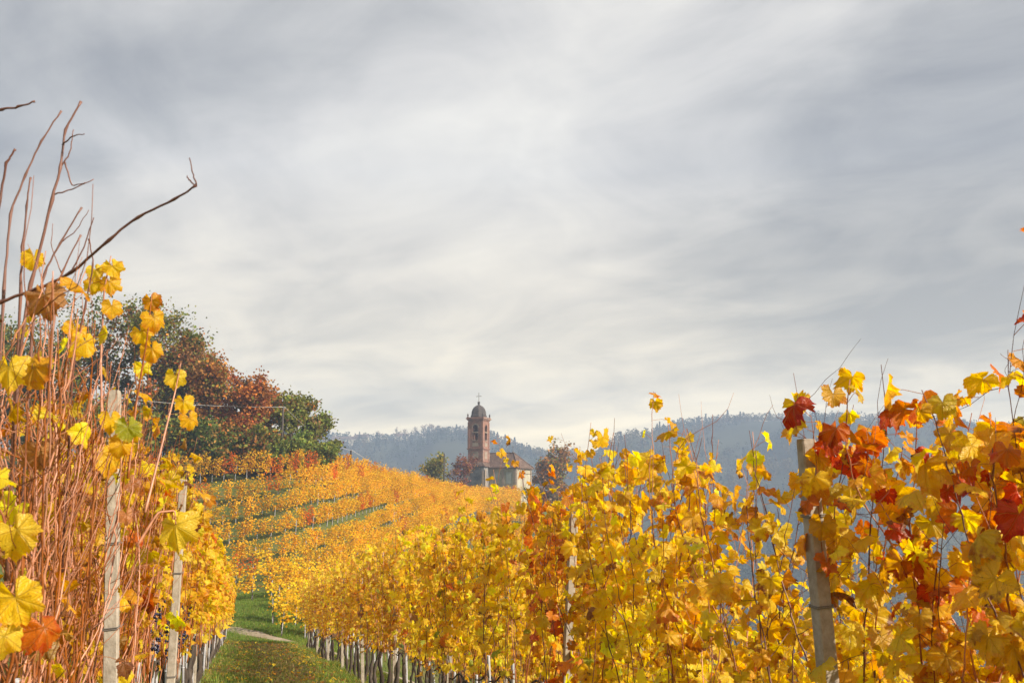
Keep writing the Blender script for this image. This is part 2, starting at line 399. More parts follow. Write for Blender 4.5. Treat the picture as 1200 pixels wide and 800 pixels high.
def leaf_mid(k):
    r = np.random.default_rng(200 + k)
    ang = np.radians([a for a, _ in MOUT]); rad = np.array([q for _, q in MOUT]) * (1 + r.normal(0, .06, 12))
    fold, curl, w1, p1 = r.uniform(-.1, .7), r.uniform(-.2, .8), r.uniform(.08, .28), r.uniform(0, 6)
    x, y = np.sin(ang) * rad, np.cos(ang) * rad
    z = -fold * np.abs(x) * .6 - curl * rad ** 2 * .5 + w1 * rad * np.sin(3 * ang + p1)
    V = np.vstack([[0, 0, 0], np.stack([x, y, z], -1)]); uv = V.copy(); uv[:, 2] = 0
    j = np.arange(12)
    return V, [np.stack([np.zeros(12, int), 1 + (j + 1) % 12, 1 + j], -1)], uv
def leaf_far(k):
    r = np.random.default_rng(300 + k); f = r.uniform(.0, .5)
    V = np.array([(0, -.35, 0), (.62, -.2, -f * .5), (.78, .42, -f * .6), (.0, 1.0, -r.uniform(0, .4)), (-.78, .42, -f * .6), (-.62, -.2, -f * .5)])
    return V, [np.array([(0, 1, 2, 3), (0, 3, 4, 5)])], V * (1, 1, 0)
LT = {'hi': [leaf_hi(k) for k in range(18)], 'mid': [leaf_mid(k) for k in range(8)], 'far': [leaf_far(k) for k in range(5)]}
PAL = {'yellow': ((.84, .58, .022), (.80, .43, .016)), 'lemon': ((.82, .60, .05), (.78, .49, .03)), 'gold': ((.80, .48, .016), (.70, .31, .012)), 'amber': ((.70, .34, .013), (.58, .17, .010)),
       'orange': ((.62, .19, .012), (.52, .075, .009)), 'red': ((.54, .075, .010), (.42, .03, .008)), 'brown': ((.32, .15, .05), (.20, .075, .026)), 'green': ((.36, .38, .035), (.58, .45, .03)), 'tan': ((.48, .25, .085), (.34, .14, .04))}
def pick(r, weights, n):
    ks = list(weights); w = np.array([weights[k] for k in ks], float); w /= w.sum()
    idx = r.choice(len(ks), n, p=w)
    c1 = np.array([PAL[k][0] for k in ks])[idx]; c2 = np.array([PAL[k][1] for k in ks])[idx]
    v = np.exp(r.normal(0, .15, (n, 1)))
    bw = r.random(n) < .3; c2 = c2.copy(); c2[bw] = c2[bw] * (.62, .42, .8); bw = r.random(n) < .12; c2[bw] = (.22, .09, .03)
    return np.clip(c1 * v * np.exp(r.normal(0, .05, (n, 3))), 0, .85), np.clip(c2 * v, 0, .85)
def put_leaves(g, kind, pos, tip, nrm, sc, c1, c2, r, tmpl=None, mi=0):
    T = LT[kind]; k = r.integers(0, {'hi': 14, 'mid': 8, 'far': 5}[kind], len(pos)) if tmpl is None else tmpl
    t = norm(tip); n = norm(nrm - (nrm * t).sum(-1, keepdims=True) * t); s = np.cross(t, n)
    for q in np.unique(k):
        V, Fl, uv = T[q]; i = np.where(k == q)[0]; m = len(V)
        W = pos[i][:, None] + sc[i][:, None, None] * (V[None, :, 0:1] * s[i][:, None] + V[None, :, 1:2] * t[i][:, None] + V[None, :, 2:3] * n[i][:, None])
        off = (np.arange(len(i)) * m)[:, None, None]
        g.add(W.reshape(-1, 3), [(f[None] + off).reshape(-1, f.shape[1]) for f in Fl], mi, np.repeat(c1[i], m, 0), np.repeat(c2[i], m, 0), np.tile(uv, (len(i), 1)))

# ------------------------------------------------------------------ grapevines
def wander(r, p0, d0, length, n, jit, up=0.0, sag=0.0):
    pts = [np.array(p0, float)]; d = norm(np.array(d0, float)); st = length / n
    for i in range(n):
        d = norm(d + r.normal(0, jit, 3) + np.array([0, 0, up - sag * i / n])); pts.append(pts[-1] + d * st)
    return np.array(pts)
def vine_parts(r, st):
    """local frame: X along the row, Y across (left of travel), Z up; returns trunk, shoots [(main, laterals)], leaf nodes"""
    L = st.get('L', .95); sl = st.get('slope', SL)
    n = 9
    tr = np.array([(0.012 * math.sin(i * 1.1 + st['seed']) * (i > 0), .014 * math.sin(i * .9 + st['seed'] * 2) * (i > 0), .78 * i / n) for i in range(n + 1)])
    tr[:, :2] += np.cumsum(r.normal(0, .012, (n + 1, 2)), 0) * (np.arange(n + 1)[:, None] > 0)
    arm = np.array([tr[-1] + np.array([L * .95 * t, 0, .07 * math.sin(PI * min(1, t * 1.5)) + sl * L * .95 * t]) for t in np.linspace(0, 1, 9)])
    shoots = []; nodes = []
    for k in range(st['nshoot']):
        t = r.uniform(0, 1); b = arm[0] * (1 - t) + arm[-1] * t + np.array([r.normal(0, .03), r.normal(0, st.get('wb', .07)), r.uniform(-.12, .1)])
        top = r.normal(st['h'], st['hsd']); top = max(1.35, min(top, st.get('hmax', 2.85)))
        if r.random() < st.get('tall', 0): top += r.uniform(.1, .32)
        ln = top - b[2]
        xs = r.choice([-1, 1]) * r.uniform(.4, 1.1) if r.random() < st.get('cross', 0) else r.normal(0, .13)
        sp = wander(r, b, (xs, r.normal(0, .12) + st.get('lean', 0), 1), ln * 1.03, 13, st.get('jit', .085), .10, st.get('sag', 0))
        wm = st.get('wmax', .34); sp[:, 1] = wm * np.tanh(sp[:, 1] / wm)
        lat = []
        for q in range(r.poisson(st['nlat'])):
            i = r.integers(3, 13); d = np.array([r.normal(0, .8), r.normal(0, .5), r.uniform(.1, 1.1)])
            q_ = wander(r, sp[i], d, r.uniform(.14, .55), 5, .2, .12); q_[:, 2] = np.minimum(q_[:, 2], st.get('latmax', 9)); q_[:, 1] = .42 * np.tanh(q_[:, 1] / .42); lat.append(q_)
        shoots.append((sp, lat))
        for path, keep in [(sp, 1)] + [(q, st.get('latleaf', .8)) for q in lat]:
            seg = np.linalg.norm(np.diff(path, axis=0), axis=1); cum = np.concatenate([[0], np.cumsum(seg)])
            for s in np.arange(.08, cum[-1], st.get('gap', .062)):
                q = np.array([np.interp(s, cum, path[:, a]) for a in range(3)])
                hf = (q[2] - .6) / 1.7
                pr = np.interp(q[2], st['dz'], st['dp']) * keep * st.get('dm', 1) * (st.get('back', 1) if q[1] > .04 else 1)
                if r.random() < pr: nodes.append(q)
    return tr, arm, shoots, np.array(nodes).reshape(-1, 3)
def vine_leaves(r, nodes, st, kind, g, mi=0):
    n = len(nodes)
    if not n: return []
    a = r.uniform(0, 2 * PI, n); el = r.uniform(-.3, .7, n)
    out = np.stack([np.cos(a) * np.cos(el) * .7, np.sin(a) * np.cos(el), np.sin(el)], -1)
    pl = r.uniform(.04, .13, n)[:, None]
    base = nodes + out * pl
    oh = norm(out * (1, 1, 0))
    tip = oh * r.uniform(.05, .8, n)[:, None] + np.array([0, 0, -1.0]) * r.uniform(.25, 1.1, n)[:, None] + r.normal(0, .35, (n, 3))
    nr = oh * .9 + np.array([0, 0, .55]) + r.normal(0, .35, (n, 3))
    sc = np.clip(r.normal(st.get('ls', .066), .019, n), .03, .12)
    zz = nodes[:, 2]
    c1, c2 = pick(r, st['mix'], n)
    if 'mix_top' in st:
        d1, d2 = pick(r, st['mix_top'], n); w = r.random(n) < np.clip((zz - st.get('ztop', 1.5)) / .5, 0, 1)
        c1[w] = d1[w]; c2[w] = d2[w]
    if 'mix_low' in st:
        d1, d2 = pick(r, st['mix_low'], n); w = r.random(n) < np.clip((1.15 - zz) / .35, 0, 1)
        c1[w] = d1[w]; c2[w] = d2[w]
    tm = None
    if kind == 'hi':
        tm = r.integers(0, 14, n); dry = (c1[:, 0] < .45) | (r.random(n) < .08); tm[dry] = r.integers(12, 18, dry.sum())
    put_leaves(g, kind, base, tip, nr, sc, c1, c2, r, tm, mi)
    return [np.array([nodes[i], nodes[i] * .45 + base[i] * .55 + (0, 0, .006), base[i]]) for i in range(n)]
def bunch(parent, loc, r, mat):
    g = G()
    for k in range(26):
        z = -r.uniform(0, .13); w = .034 * (1 - abs(z) / .16) + .006; a = r.uniform(0, 2 * PI)
        c = (loc[0] + w * math.cos(a), loc[1] + w * math.sin(a), loc[2] + z)
        g.lathe([(.001, -.0085), (.006, -.006), (.0085, 0), (.006, .006), (.001, .0085)], c, 7)
    g.tube([(loc[0], loc[1], loc[2] - .05), (loc[0], loc[1], loc[2] + .07)], .0022, 4)
    return g.build('grape_bunch', mat, parent, True)
def make_vine(st, detail):
    """detail 'near': every cane its own part; 'mid': canes in one part; returns the root"""
    r = np.random.default_rng(st['seed'])
    tr, arm, shoots, nodes = vine_parts(r, st)
    root = empty('grapevine')
    g = G(); sd = 9 if detail == 'near' else 6
    g.tube(tr, np.linspace(.042, .026, len(tr)) * (1 + .25 * np.sin(np.arange(len(tr)) * 2.3 + st['seed'])), sd)
    g.tube(arm, np.linspace(.013, .007, len(arm)), 6); g.build('trunk', M['trunk'], root, True)
    cm = M['cane_red'] if st.get('red') else M['cane_brown']
    lg = G(); pet = vine_leaves(r, nodes, st, 'hi' if detail == 'near' else 'mid', lg)
    allc = G()
    rad = st.get('rad', .0038)
    for sp, lat in shoots:
        c = G() if detail == 'near' else allc
        rr = rad * r.uniform(.8, 1.35)
        if detail == 'near':
            f = np.linspace(0, 1, 40); cum = np.linspace(0, 1, len(sp)); pp = np.stack([np.interp(f, cum, sp[:, a]) for a in range(3)], -1)
            kn = (np.arange(40) % 4 == 0)
            pp[kn] += r.normal(0, .0035, (kn.sum(), 3)); pp[-1] = sp[-1]
            c.tube(pp, np.linspace(rr, rr * .42, 40) * np.where(kn, 1.45, 1.0), 6)
        else: c.tube(sp, np.linspace(rr, rr * .45, len(sp)) * 1.15, 4)
        for q in lat: c.tube(q, np.linspace(rr * .5, rr * .22, len(q)), 4)
        if detail == 'near':
            # tendrils
            for q in range(r.integers(0, 3)):
                i = r.integers(5, 13); t = np.linspace(0, 1, 14); a0 = r.uniform(0, 6)
                d = norm(r.normal(0, 1, 3) + (0, 0, .3)); tt = sp[i] + d * (t * .11)[:, None] + np.stack([np.cos(a0 + t * 11), np.sin(a0 + t * 11), t * 0], -1) * (t * .014)[:, None]
                c.tube(tt, .0008, 3)
            c.build('cane', cm, root, True)
    if detail == 'near':
        if pet:
            pg = G()
            for q in pet: pg.tube(q, .0012, 3, cap=False)
            lg_pet = pg
    else: allc.build('cane_growth', cm, root, True)
    if lg.n:
        if detail == 'near' and pet:
            for q in pet: lg.tube(q, .0013, 3, 0, False, (.42, .10, .035))
        lg.build('foliage', M['leaf'], root, detail == 'near')
    for b in st.get('grapes', []): bunch(root, b, r, M['grape'])
    return root
def kids(o): return [c for c in bpy.data.objects if c.parent == o]
def copy_tree(o, ch):
    c = link(o.copy())
    for k in ch:
        d = link(k.copy()); d.parent = c
    return c

ORD = ['first', 'second', 'third', 'fourth', 'fifth', 'sixth', 'seventh', 'eighth', 'ninth', 'tenth', 'eleventh', 'twelfth', 'thirteenth']
def place_row_z(u, v):
    x, y = uv2xy(u, v); return x, y, tz(x, y)

Y_ = {'yellow': 6, 'lemon': 4, 'gold': 2.5, 'amber': .25, 'green': .25, 'brown': .12}
YO = {'yellow': 5, 'lemon': 3.5, 'gold': 3.5, 'amber': 1, 'orange': .6, 'red': .12, 'brown': .12}
OR_ = {'orange': 4, 'amber': 2.5, 'gold': 3.5, 'red': 1.2, 'yellow': 3}
RD_ = {'red': 2, 'orange': 4.5, 'amber': 2, 'gold': 3, 'yellow': 2.5, 'lemon': 1}
HILL = {'gold': 5.5, 'amber': 3, 'yellow': 4.5, 'orange': .7, 'lemon': 1.6, 'brown': .4, 'red': .05}

stakes = []          # (x, y, z, h, lean, labelinfo)
STV = 2.5; SPC = .95
def screen_x(x, y): return 600 + F * x / (y * math.cos(PITCH))
def right_style(px, k, r):
    s = dict(seed=1000 + k, dm=.8, red=(k % 2 == 0), nshoot=12, h=2.3, hsd=.15, nlat=2.6, dz=[.5, .8, 1.1, 1.7, 2.1, 2.6], dp=[.3, .45, .85, .9, .75, .5], mix=Y_, ls=.066, slope=SL, wb=.11, jit=.12, tall=.3, wmax=.4)
    if px > 1085: s.update(h=2.2, hsd=.14, tall=.15, dm=1.1, mix=YO, mix_top=RD_, ztop=1.45, nshoot=12, ls=.07, dp=[.45, .6, .85, .85, .7, .5])
    elif px > 960: s.update(h=2.34, hsd=.16, mix=YO, mix_top={'orange': 3, 'amber': 3, 'gold': 4, 'yellow': 4, 'red': .6}, ztop=1.7, nshoot=11, ls=.07, dp=[.45, .6, .85, .8, .7, .5])
    elif px > 875: s.update(h=2.34, hsd=.17, mix={'yellow': 5, 'lemon': 3, 'gold': 3, 'amber': 1}, dp=[.3, .45, .7, .75, .62, .35], nshoot=13, nlat=3.4, latleaf=.35, ls=.068)
    elif px > 780: s.update(h=2.42, hsd=.16, mix=Y_, mix_top={'yellow': 5, 'gold': 3, 'amber': 1.5}, dp=[.3, .45, .7, .72, .6, .3], nshoot=13, nlat=4.2, latleaf=.25, ls=.068)
    elif px > 690: s.update(h=2.46, hsd=.13, mix=Y_, mix_top={'yellow': 5, 'gold': 4, 'amber': 1.2}, dp=[.15, .25, .7, .95, .9, .6], ls=.068, nshoot=13)
    elif px > 625: s.update(h=2.46, mix={'orange': 4, 'amber': 3, 'gold': 3, 'red': 1.3, 'yellow': 2.5}, dp=[.15, .3, .75, .95, .9, .6], mix_low=YO, nshoot=13)
    elif px > 560: s.update(h=2.42, mix=Y_, mix_top={'orange': 1.2, 'amber': 2, 'gold': 4, 'yellow': 4}, ztop=1.9, dp=[.15, .25, .65, .85, .7, .35], nshoot=13)
    else: s.update(h=2.45, nshoot=13, dp=[.12, .35, .85, .95, .9, .55], mix={'yellow': 5, 'lemon': 4, 'gold': 4, 'amber': 1.2, 'orange': .4, 'brown': .2, 'green': .2})
    if 535 < px < 650: s['h'] = 2.36; s['tall'] = .2; s['dm'] = .8
    if 900 < px < 1010: s['dm'] = .62; s['wmax'] = .22
    return s
def left_style(u, k, r):
    s = dict(seed=2000 + k, nshoot=15, h=2.15, hsd=.2, nlat=1.8, dz=[.5, .8, 1.1, 1.7, 2.1, 2.6], dp=[.1, .25, .5, .65, .55, .3], mix=Y_, ls=.07, red=True, slope=SL, wb=.14, cross=.3, latmax=2.3, lean=-.05, wmax=.27, jit=.12, rad=.0036)
    if u < 2.0: s.update(nshoot=16, h=1.4, hsd=.05, hmax=1.5, nlat=1, dp=[.08, .1, .1, .05, .02, .0], lean=0, ls=.06, mix={'yellow': 4, 'tan': 1, 'lemon': 3})
    elif u < 3.9: s.update(nshoot=46, back=5, h=1.92, hsd=.14, nlat=4.2, jit=.15, hmax=2.16, latleaf=.4, ls=.046, dp=[.035, .05, .055, .05, .035, .02], mix={'brown': 1.2, 'tan': 2, 'yellow': 4, 'amber': 2, 'lemon': 3}, rad=.0031)
    elif u < 6.5: s.update(nshoot=38, back=4, h=1.98, hmax=2.3, hsd=.18, nlat=3.8, jit=.15, latleaf=.5, ls=.047, dp=[.04, .08, .12, .19, .24, .18], mix={'yellow': 5, 'gold': 3, 'amber': 1.6, 'orange': .6, 'brown': .5, 'tan': .6, 'lemon': 3}, rad=.0031)
    elif u < 10: s.update(nshoot=24, back=2, h=2.1, hsd=.18, ls=.058, dp=[.03, .06, .12, .33, .45, .35], mix={'yellow': 5, 'gold': 3, 'amber': 1.5, 'orange': .5, 'brown': .4, 'lemon': 3})
    else: s.update(nshoot=12, h=2.15, hsd=.13, dp=[.08, .25, .8, .95, .85, .5], mix={'yellow': 5, 'gold': 4, 'amber': 1.8, 'lemon': 3, 'orange': .6}, rad=.0044, ls=.066)
    return s

# --- rows beside the grass track
# concrete posts: (u) along each row
def u_of_px(px, v):
    best = min(np.arange(1, 60, .02), key=lambda u: abs(screen_x(*uv2xy(u, v)) - px)); return best
POST_R = [u_of_px(978, STV - .16)]; POST_R.append(u_of_px(662, STV))
sp_ = POST_R[1] - POST_R[0]
while POST_R[-1] + 4.6 < 43: POST_R.append(POST_R[-1] + 4.6)
PLV = -.47
POST_L = [u_of_px(156, PLV), u_of_px(210, PLV)]
while POST_L[-1] + 4.6 < 41: POST_L.append(POST_L[-1] + 4.6)
def bay_label(u, posts, row, look, i_in):
    k = sum(1 for p in posts if p < u)
    if k == 0: return f'{look}, {ORD[i_in]} before the first post of the {row}'
    return f'{look}, {ORD[i_in]} past the {ORD[k-1]} post of the {row}'
def look_of(px, row):
    if row == 'downhill row':
        return 'orange and red grapevine' if px > 1130 else 'orange tinged yellow grapevine' if px > 985 else 'sparse grapevine with bare upper canes' if px > 800 else 'full bright yellow grapevine' if px > 700 else 'fiery orange grapevine' if px > 625 else 'yellow leaved grapevine'
    return 'nearly leafless red caned grapevine' if px < 40 else 'red caned grapevine with few yellow leaves' if px < 150 else 'red caned grapevine with yellow top' if px < 215 else 'golden leafy grapevine'
mid_protos = {}
nind = 0
for row, v, posts, u0, grp in (('downhill row', STV, POST_R, .9, 'grapevines of the downhill row'), ('uphill row', -.7, POST_L, .55, 'grapevines of the uphill row')):
    us = np.arange(u0, 42.5, SPC)
    cnt = {}
    for k, u in enumerate(us):
        r = np.random.default_rng(7000 + k + int(v * 10) * 100)
        x, y, z = place_row_z(u, v); px = screen_x(*uv2xy(u + .5, v))
        st = right_style(px, k, r) if v > 0 else left_style(u, k, r)
        bay = sum(1 for p in posts if p < u); cnt[bay] = cnt.get(bay, -1) + 1
        idx = cnt[bay]
        z2 = place_row_z(u + SPC, v)[2]; st['slope'] = (z2 - z) / SPC
        near = u < (13 if v > 0 else 12.5)
        if near:
            if v < 0 and 6 < u < 9.5: st['grapes'] = [(r.uniform(.1, .8), -.2, r.uniform(.95, 1.25)) for _ in range(2)]
            if v > 0 and 700 < px < 760: st['grapes'] = [(.4, .15, 1.0)]
            root = make_vine(st, 'near'); rz = HEAD
        else:
            key = (v, k % 7)
            if key not in mid_protos:
                root = make_vine(st, 'mid'); mid_protos[key] = (root, [c for c in COL.objects if c.parent == root])
            else: root = copy_tree(*mid_protos[key])
            rz = HEAD
        root.location = (x, y, z - .02); root.rotation_euler = (0, 0, rz)
        if idx > 12: idx = 12
        # before the first post the vines are counted from the camera outwards
        tag(root, bay_label(u, posts, row, look_of(px, row), idx), 'grapevine', grp)
        nind += 1
        stakes.append((x + r.normal(0, .02), y + .06, z, r.uniform(.8, 1.1), r.normal(0, .05, 2), 'stake beside the ' + bay_label(u, posts, row, 'vine', idx).replace(',', ''), 'vine stakes of the ' + row, u < 14))
# lower rows beyond the downhill row
for vrow, nm, u0 in ((5.3, 'second row down the slope', 6.0), (8.1, 'third row down the slope', 11.0)):
    for k, u in enumerate(np.arange(u0, 34, SPC * 1.02)):
        r = np.random.default_rng(9000 + k)
        x, y, z = place_row_z(u, vrow); 
        key = (STV, (k * 3 + 1) % 7)
        root = copy_tree(*mid_protos[key]); root.location = (x, y, z - .02); root.rotation_euler = (0, 0, HEAD)
        tag(root, f'yellow grapevine behind the downhill row, in the {nm}', 'grapevine', 'grapevines in the ' + nm); nind += 1

# --- hillside rows
def row_curve(k):
    c = ROWS[max(k, 0)][:, :2]; t = np.linspace(0, 1, len(c)); tt = np.linspace(0, 1, 400)
    pts = np.stack([np.interp(tt, t, c[:, a]) for a in range(2)], -1)
    for _ in range(150): pts[1:-1] = .5 * pts[1:-1] + .25 * (pts[:-2] + pts[2:])
    if k < 0:                                  # further rows down the valley flank
        tg = norm(np.gradient(pts, axis=0)); pts = pts + np.stack([tg[:, 1], -tg[:, 0]], -1) * 2.9 * -k
    seg = np.concatenate([[0], np.cumsum(np.linalg.norm(np.diff(pts, axis=0), axis=1))])
    return pts, seg
def hill_vine_mesh(k):
    r = np.random.default_rng(4000 + k); g = G()
    tr = np.array([(0, 0, -.1), (.03, .02, .3), (-.02, 0, .6), (.02, -.01, .85)])
    g.tube(tr, [.04, .035, .03, .025], 5, 1)
    g.tube([(0, 0, .82), (.5, 0, .85), (1.0, 0, .8)], .012, 4, 1)
    nod = []
    for i in range(10):
        t = r.uniform(-.05, 1.05); sp = wander(r, (t, 0, .8), (r.normal(0, .1), r.normal(0, .12), 1), r.uniform(.95, 1.5), 6, .09, .08)
        g.tube(sp, np.linspace(.008, .004, 7), 3, 1)
        for q in range(27): nod.append(sp[r.integers(0, 7)] + r.normal(0, .10, 3) * (1.2, 1.4, .75))
    nod = np.array(nod); n = len(nod)
    a = r.uniform(0, 2 * PI, n); oh = np.stack([np.cos(a), np.sin(a), np.zeros(n)], -1)
    c1, c2 = pick(r, HILL, n); c1 = c1 * .6 + c1.mean(0) * .4
    put_leaves(g, 'far', nod, oh * .5 + (0, 0, -.8) + r.normal(0, .4, (n, 3)), oh + (0, 0, .5) + r.normal(0, .3, (n, 3)), r.uniform(.06, .108, n), c1, c2, r)
    return g
HV_G = [hill_vine_mesh(k) for k in range(8)]
HV_M = [g.mesh('hillside_vine', [M['leaf_far'], M['trunk']]) for g in HV_G]
RED_G = []
for k in range(2):
    r_ = np.random.default_rng(4100 + k); sv = dict(HILL); HILL.clear(); HILL.update({'orange': 5, 'red': 2.2, 'amber': 4}); RED_G.append(hill_vine_mesh(20 + k)); HILL.clear(); HILL.update(sv)
RED_M = [g.mesh('hillside_vine', [M['leaf_far'], M['trunk']]) for g in RED_G]
hv = []; HSK = [.83, .81, .80, .84, .93, 1.02, 1.2]
for k in range(-6, 7):
    pts, seg = row_curve(k)
    for i, s in enumerate(np.arange(.4, seg[-1] - .8, 1.05)):
        x, y = np.interp(s, seg, pts[:, 0]), np.interp(s, seg, pts[:, 1])
        x2, y2 = np.interp(s + .5, seg, pts[:, 0]), np.interp(s + .5, seg, pts[:, 1])
        if screen_x(x, y) < 152: continue
        if k < 0 and (screen_x(x, y) < 318 or x * UA[0] + y * UA[1] < 46 or math.hypot(x, y) > 150 or y < 44): continue
        hv.append((math.hypot(x, y), x, y, math.atan2(y2 - y, x2 - x), k, i))
zz = terrain([h[1] for h in hv], [h[2] for h in hv])
hv = [h + (z,) for h, z in zip(hv, zz)]
hv.sort()
ROWN = {0: 'lowest curving row', 1: 'second curving row', 2: 'third curving row', 3: 'fourth curving row', 4: 'fifth curving row', 5: 'sixth curving row', 6: 'topmost curving row'}
for q in range(1, 7): ROWN[-q] = ORD[q - 1] + ' flank row'
nfree = max(0, 298 - nind)
rest = G(); rest_st = G()
def tube_stake(g, x, y, z, h, lx=0, ly=0, rad=.022, sides=5):
    g.tube([(x, y, z - .1), (x + lx * h, y + ly * h, z + h)], rad, sides)
hstakes = []
for q, (d, x, y, a, k, i, z) in enumerate(hv):
    r = np.random.default_rng(q + 50)
    px = screen_x(x, y); zpt = z
    redp = .03 + (.28 if k == 6 else .08 if k == 5 else 0) + (.6 if (k == 3 and 338 < px < 358) else 0) + (.5 if (k == 5 and 245 < px < 272) else 0) + (.3 if k == 0 and 300 < px < 345 else 0)
    isred = r.random() < redp
    if q < nfree:
        o = link(bpy.data.objects.new('grapevine', RED_M[q % 2] if isred else HV_M[(q * 3 + i) % 8])); o.location = (x, y, z); o.rotation_euler = (0, 0, a); o.scale = (1, 1, HSK[max(k, 0)] * r.uniform(.9, 1.12))
        tag(o, f'{"orange red" if isred else "small golden"} grapevine in the {ROWN[k]} of the hillside vineyard', 'grapevine', ('orange red ' if isred else 'golden ') + f'vines of the {ROWN[k]} on the hillside')
    else:
        src = RED_G[q % 2] if isred else HV_G[(q * 3 + i) % 8]
        c, s = math.cos(a), math.sin(a)
        if not hasattr(src, 'cat'):
            src.cat = (np.concatenate(src.V), np.concatenate(src.c1), np.concatenate(src.c2))
            Fa = {}
            L = np.concatenate(src.L); Nn = np.concatenate(src.N); Mm = np.concatenate(src.M); st0 = np.concatenate([[0], np.cumsum(Nn)[:-1]])
            src.fl = [(int(kk), int(mm), L[st0[(Nn == kk) & (Mm == mm)][:, None] + np.arange(kk)]) for kk in np.unique(Nn) for mm in np.unique(Mm[Nn == kk])]
        V = src.cat[0]; hue = math.exp(r.normal(0, .1))
        W = np.stack([x + V[:, 0] * c - V[:, 1] * s, y + V[:, 0] * s + V[:, 1] * c, z + V[:, 2] * HSK[max(k, 0)] * r.uniform(.9, 1.12)], -1)
        base = rest.n
        rest.add(W, [f for kk, mm, f in src.fl if mm == 0], 0, src.cat[1] * hue, src.cat[2] * hue)
        for kk, mm, f in src.fl:
            if mm == 1: rest.L.append((f + base).ravel()); rest.N.append(np.full(len(f), kk)); rest.M.append(np.full(len(f), 1))
    hstakes.append((d, x, y, z, k, r.uniform(.85, 1.3), r.normal(0, .04, 2)))
o = rest.build('vine_rows', [M['leaf_far'], M['trunk']]); tag(o, 'rows of golden and orange vines covering the upper hillside', 'vines', kind='stuff')

# --- stakes: hollow steel tubes with a rim and a tie
def stake_mesh(near):
    g = G(); sd = 10 if near else 6
    g.lathe([(.017, -.15), (.017, .995), (.0175, 1.0), (.0145, 1.0), (.0145, .9)], (0, 0, 0), sd)
    g.lathe([(.018, .62), (.021, .622), (.021, .632), (.018, .634)], (0, 0, 0), sd)
    return g.mesh('vine_stake', M['tubew'], near)
SM = {True: stake_mesh(True), False: stake_mesh(False)}
ns = 0
for (x, y, z, h, ln, lab, grp, near) in stakes:
    if not near and math.sin(x * 91.7 + y * 37.1) < -.35: continue
    o = link(bpy.data.objects.new('vine_stake', SM[near])); o.location = (x, y, z); o.scale = (1, 1, h); o.rotation_euler = (ln[0], ln[1], 0)
    tag(o, 'pale ' + lab, 'stake', grp); ns += 1
for q, (d, x, y, z, k, h, ln) in enumerate(hstakes):
    if q < 298 - ns:
        o = link(bpy.data.objects.new('vine_stake', SM[False])); o.location = (x, y, z); o.scale = (1.3, 1.3, h); o.rotation_euler = (ln[0], ln[1], 0)
        tag(o, f'thin pale stake among the vines of the {ROWN[k]} on the hillside', 'stake', f'stakes of the {ROWN[k]}')
    else: tube_stake(rest_st, x, y, z, h, ln[0], ln[1], .024, 5)
o = rest_st.build('hillside_stakes', M['tubew']); tag(o, 'thin pale stakes among the upper hillside vines', 'stakes', kind='stuff')

# --- concrete posts with wire ties
WZ = [.80, 1.15, 1.5, 1.85]
def post_meshes():
    g = G(); w = .037; c = .006
    def ringv(z, s): return [(-w * s + c, -w * s, z), (w * s - c, -w * s, z), (w * s, -w * s + c, z), (w * s, w * s - c, z), (w * s - c, w * s, z), (-w * s + c, w * s, z), (-w * s, w * s - c, z), (-w * s, -w * s + c, z)]
    zs = [-.4, 0, .5, 1.0, 1.5, 2.0, 2.14, 2.155]; sc = [1.12, 1.1, 1.07, 1.04, 1.01, .98, .97, .88]
    V = []
    rr = np.random.default_rng(5)
    for z, s in zip(zs, sc): V += [tuple(np.array(p) + rr.normal(0, .0012, 3)) for p in ringv(z, s)]
    i, j = np.meshgrid(np.arange(len(zs) - 1), np.arange(8), indexing='ij'); j2 = (j + 1) % 8
    g.add(V, [np.stack([i * 8 + j, i * 8 + j2, (i + 1) * 8 + j2, (i + 1) * 8 + j], -1).reshape(-1, 4), list(range((len(zs) - 1) * 8, len(zs) * 8)), list(range(8))[::-1]])
    pm = g.mesh('concrete_post', M['concrete'])
    ties = []
    for z in WZ:
        t = G(); q = .043
        for dz in (0, .007):
            t.tube([(-q, -q, z + dz), (q, -q, z + dz + .004), (q, q, z + dz), (-q, q, z + dz - .003), (-q, -q, z + dz)], .0022, 5)
        t.tube([(q, -q, z), (q + .03, -q - .012, z + .012)], .002, 4)
        ties.append(t.mesh('wire_tie', M['iron']))
    return pm, ties
PM, TIES = post_meshes()
def post(u, v, label, grp, lean=(0, 0), sc=1.0, wd=1.0):
    x, y, z = place_row_z(u, v)
    o = link(bpy.data.objects.new('concrete_post', PM)); o.location = (x, y, z); o.rotation_euler = (lean[0], lean[1], HEAD - .05); o.scale = (wd, wd, sc)
    tag(o, label, 'post', grp)
    for t in TIES: link(bpy.data.objects.new('wire_tie', t), o)
rp = np.random.default_rng(3)
for i, u in enumerate(POST_R):
    post(u, STV - (.16 if i == 0 else .05), f'{"weathered grey beige" if i == 0 else "grey"} concrete trellis post, {ORD[i]} along the downhill row', 'concrete posts of the downhill row', (-.05, 0) if i == 0 else tuple(rp.normal(0, .02, 2)), 1.03 if i == 0 else 1.03, .85)
for i, u in enumerate(POST_L):
    post(u, PLV if i < 2 else -.7, f'{"pale lichen specked" if i == 0 else "grey"} concrete trellis post, {ORD[i]} along the uphill row', 'concrete posts of the uphill row', (-.05, 0) if i == 0 else tuple(rp.normal(0, .02, 2)), .98, .7)
for i, u in enumerate((7.0, 11.6, 16.2, 20.8)):
    post(u, 5.3, f'concrete post in the second row down the slope, {ORD[i]} of four', 'concrete posts behind the downhill row', tuple(rp.normal(0, .02, 2)))

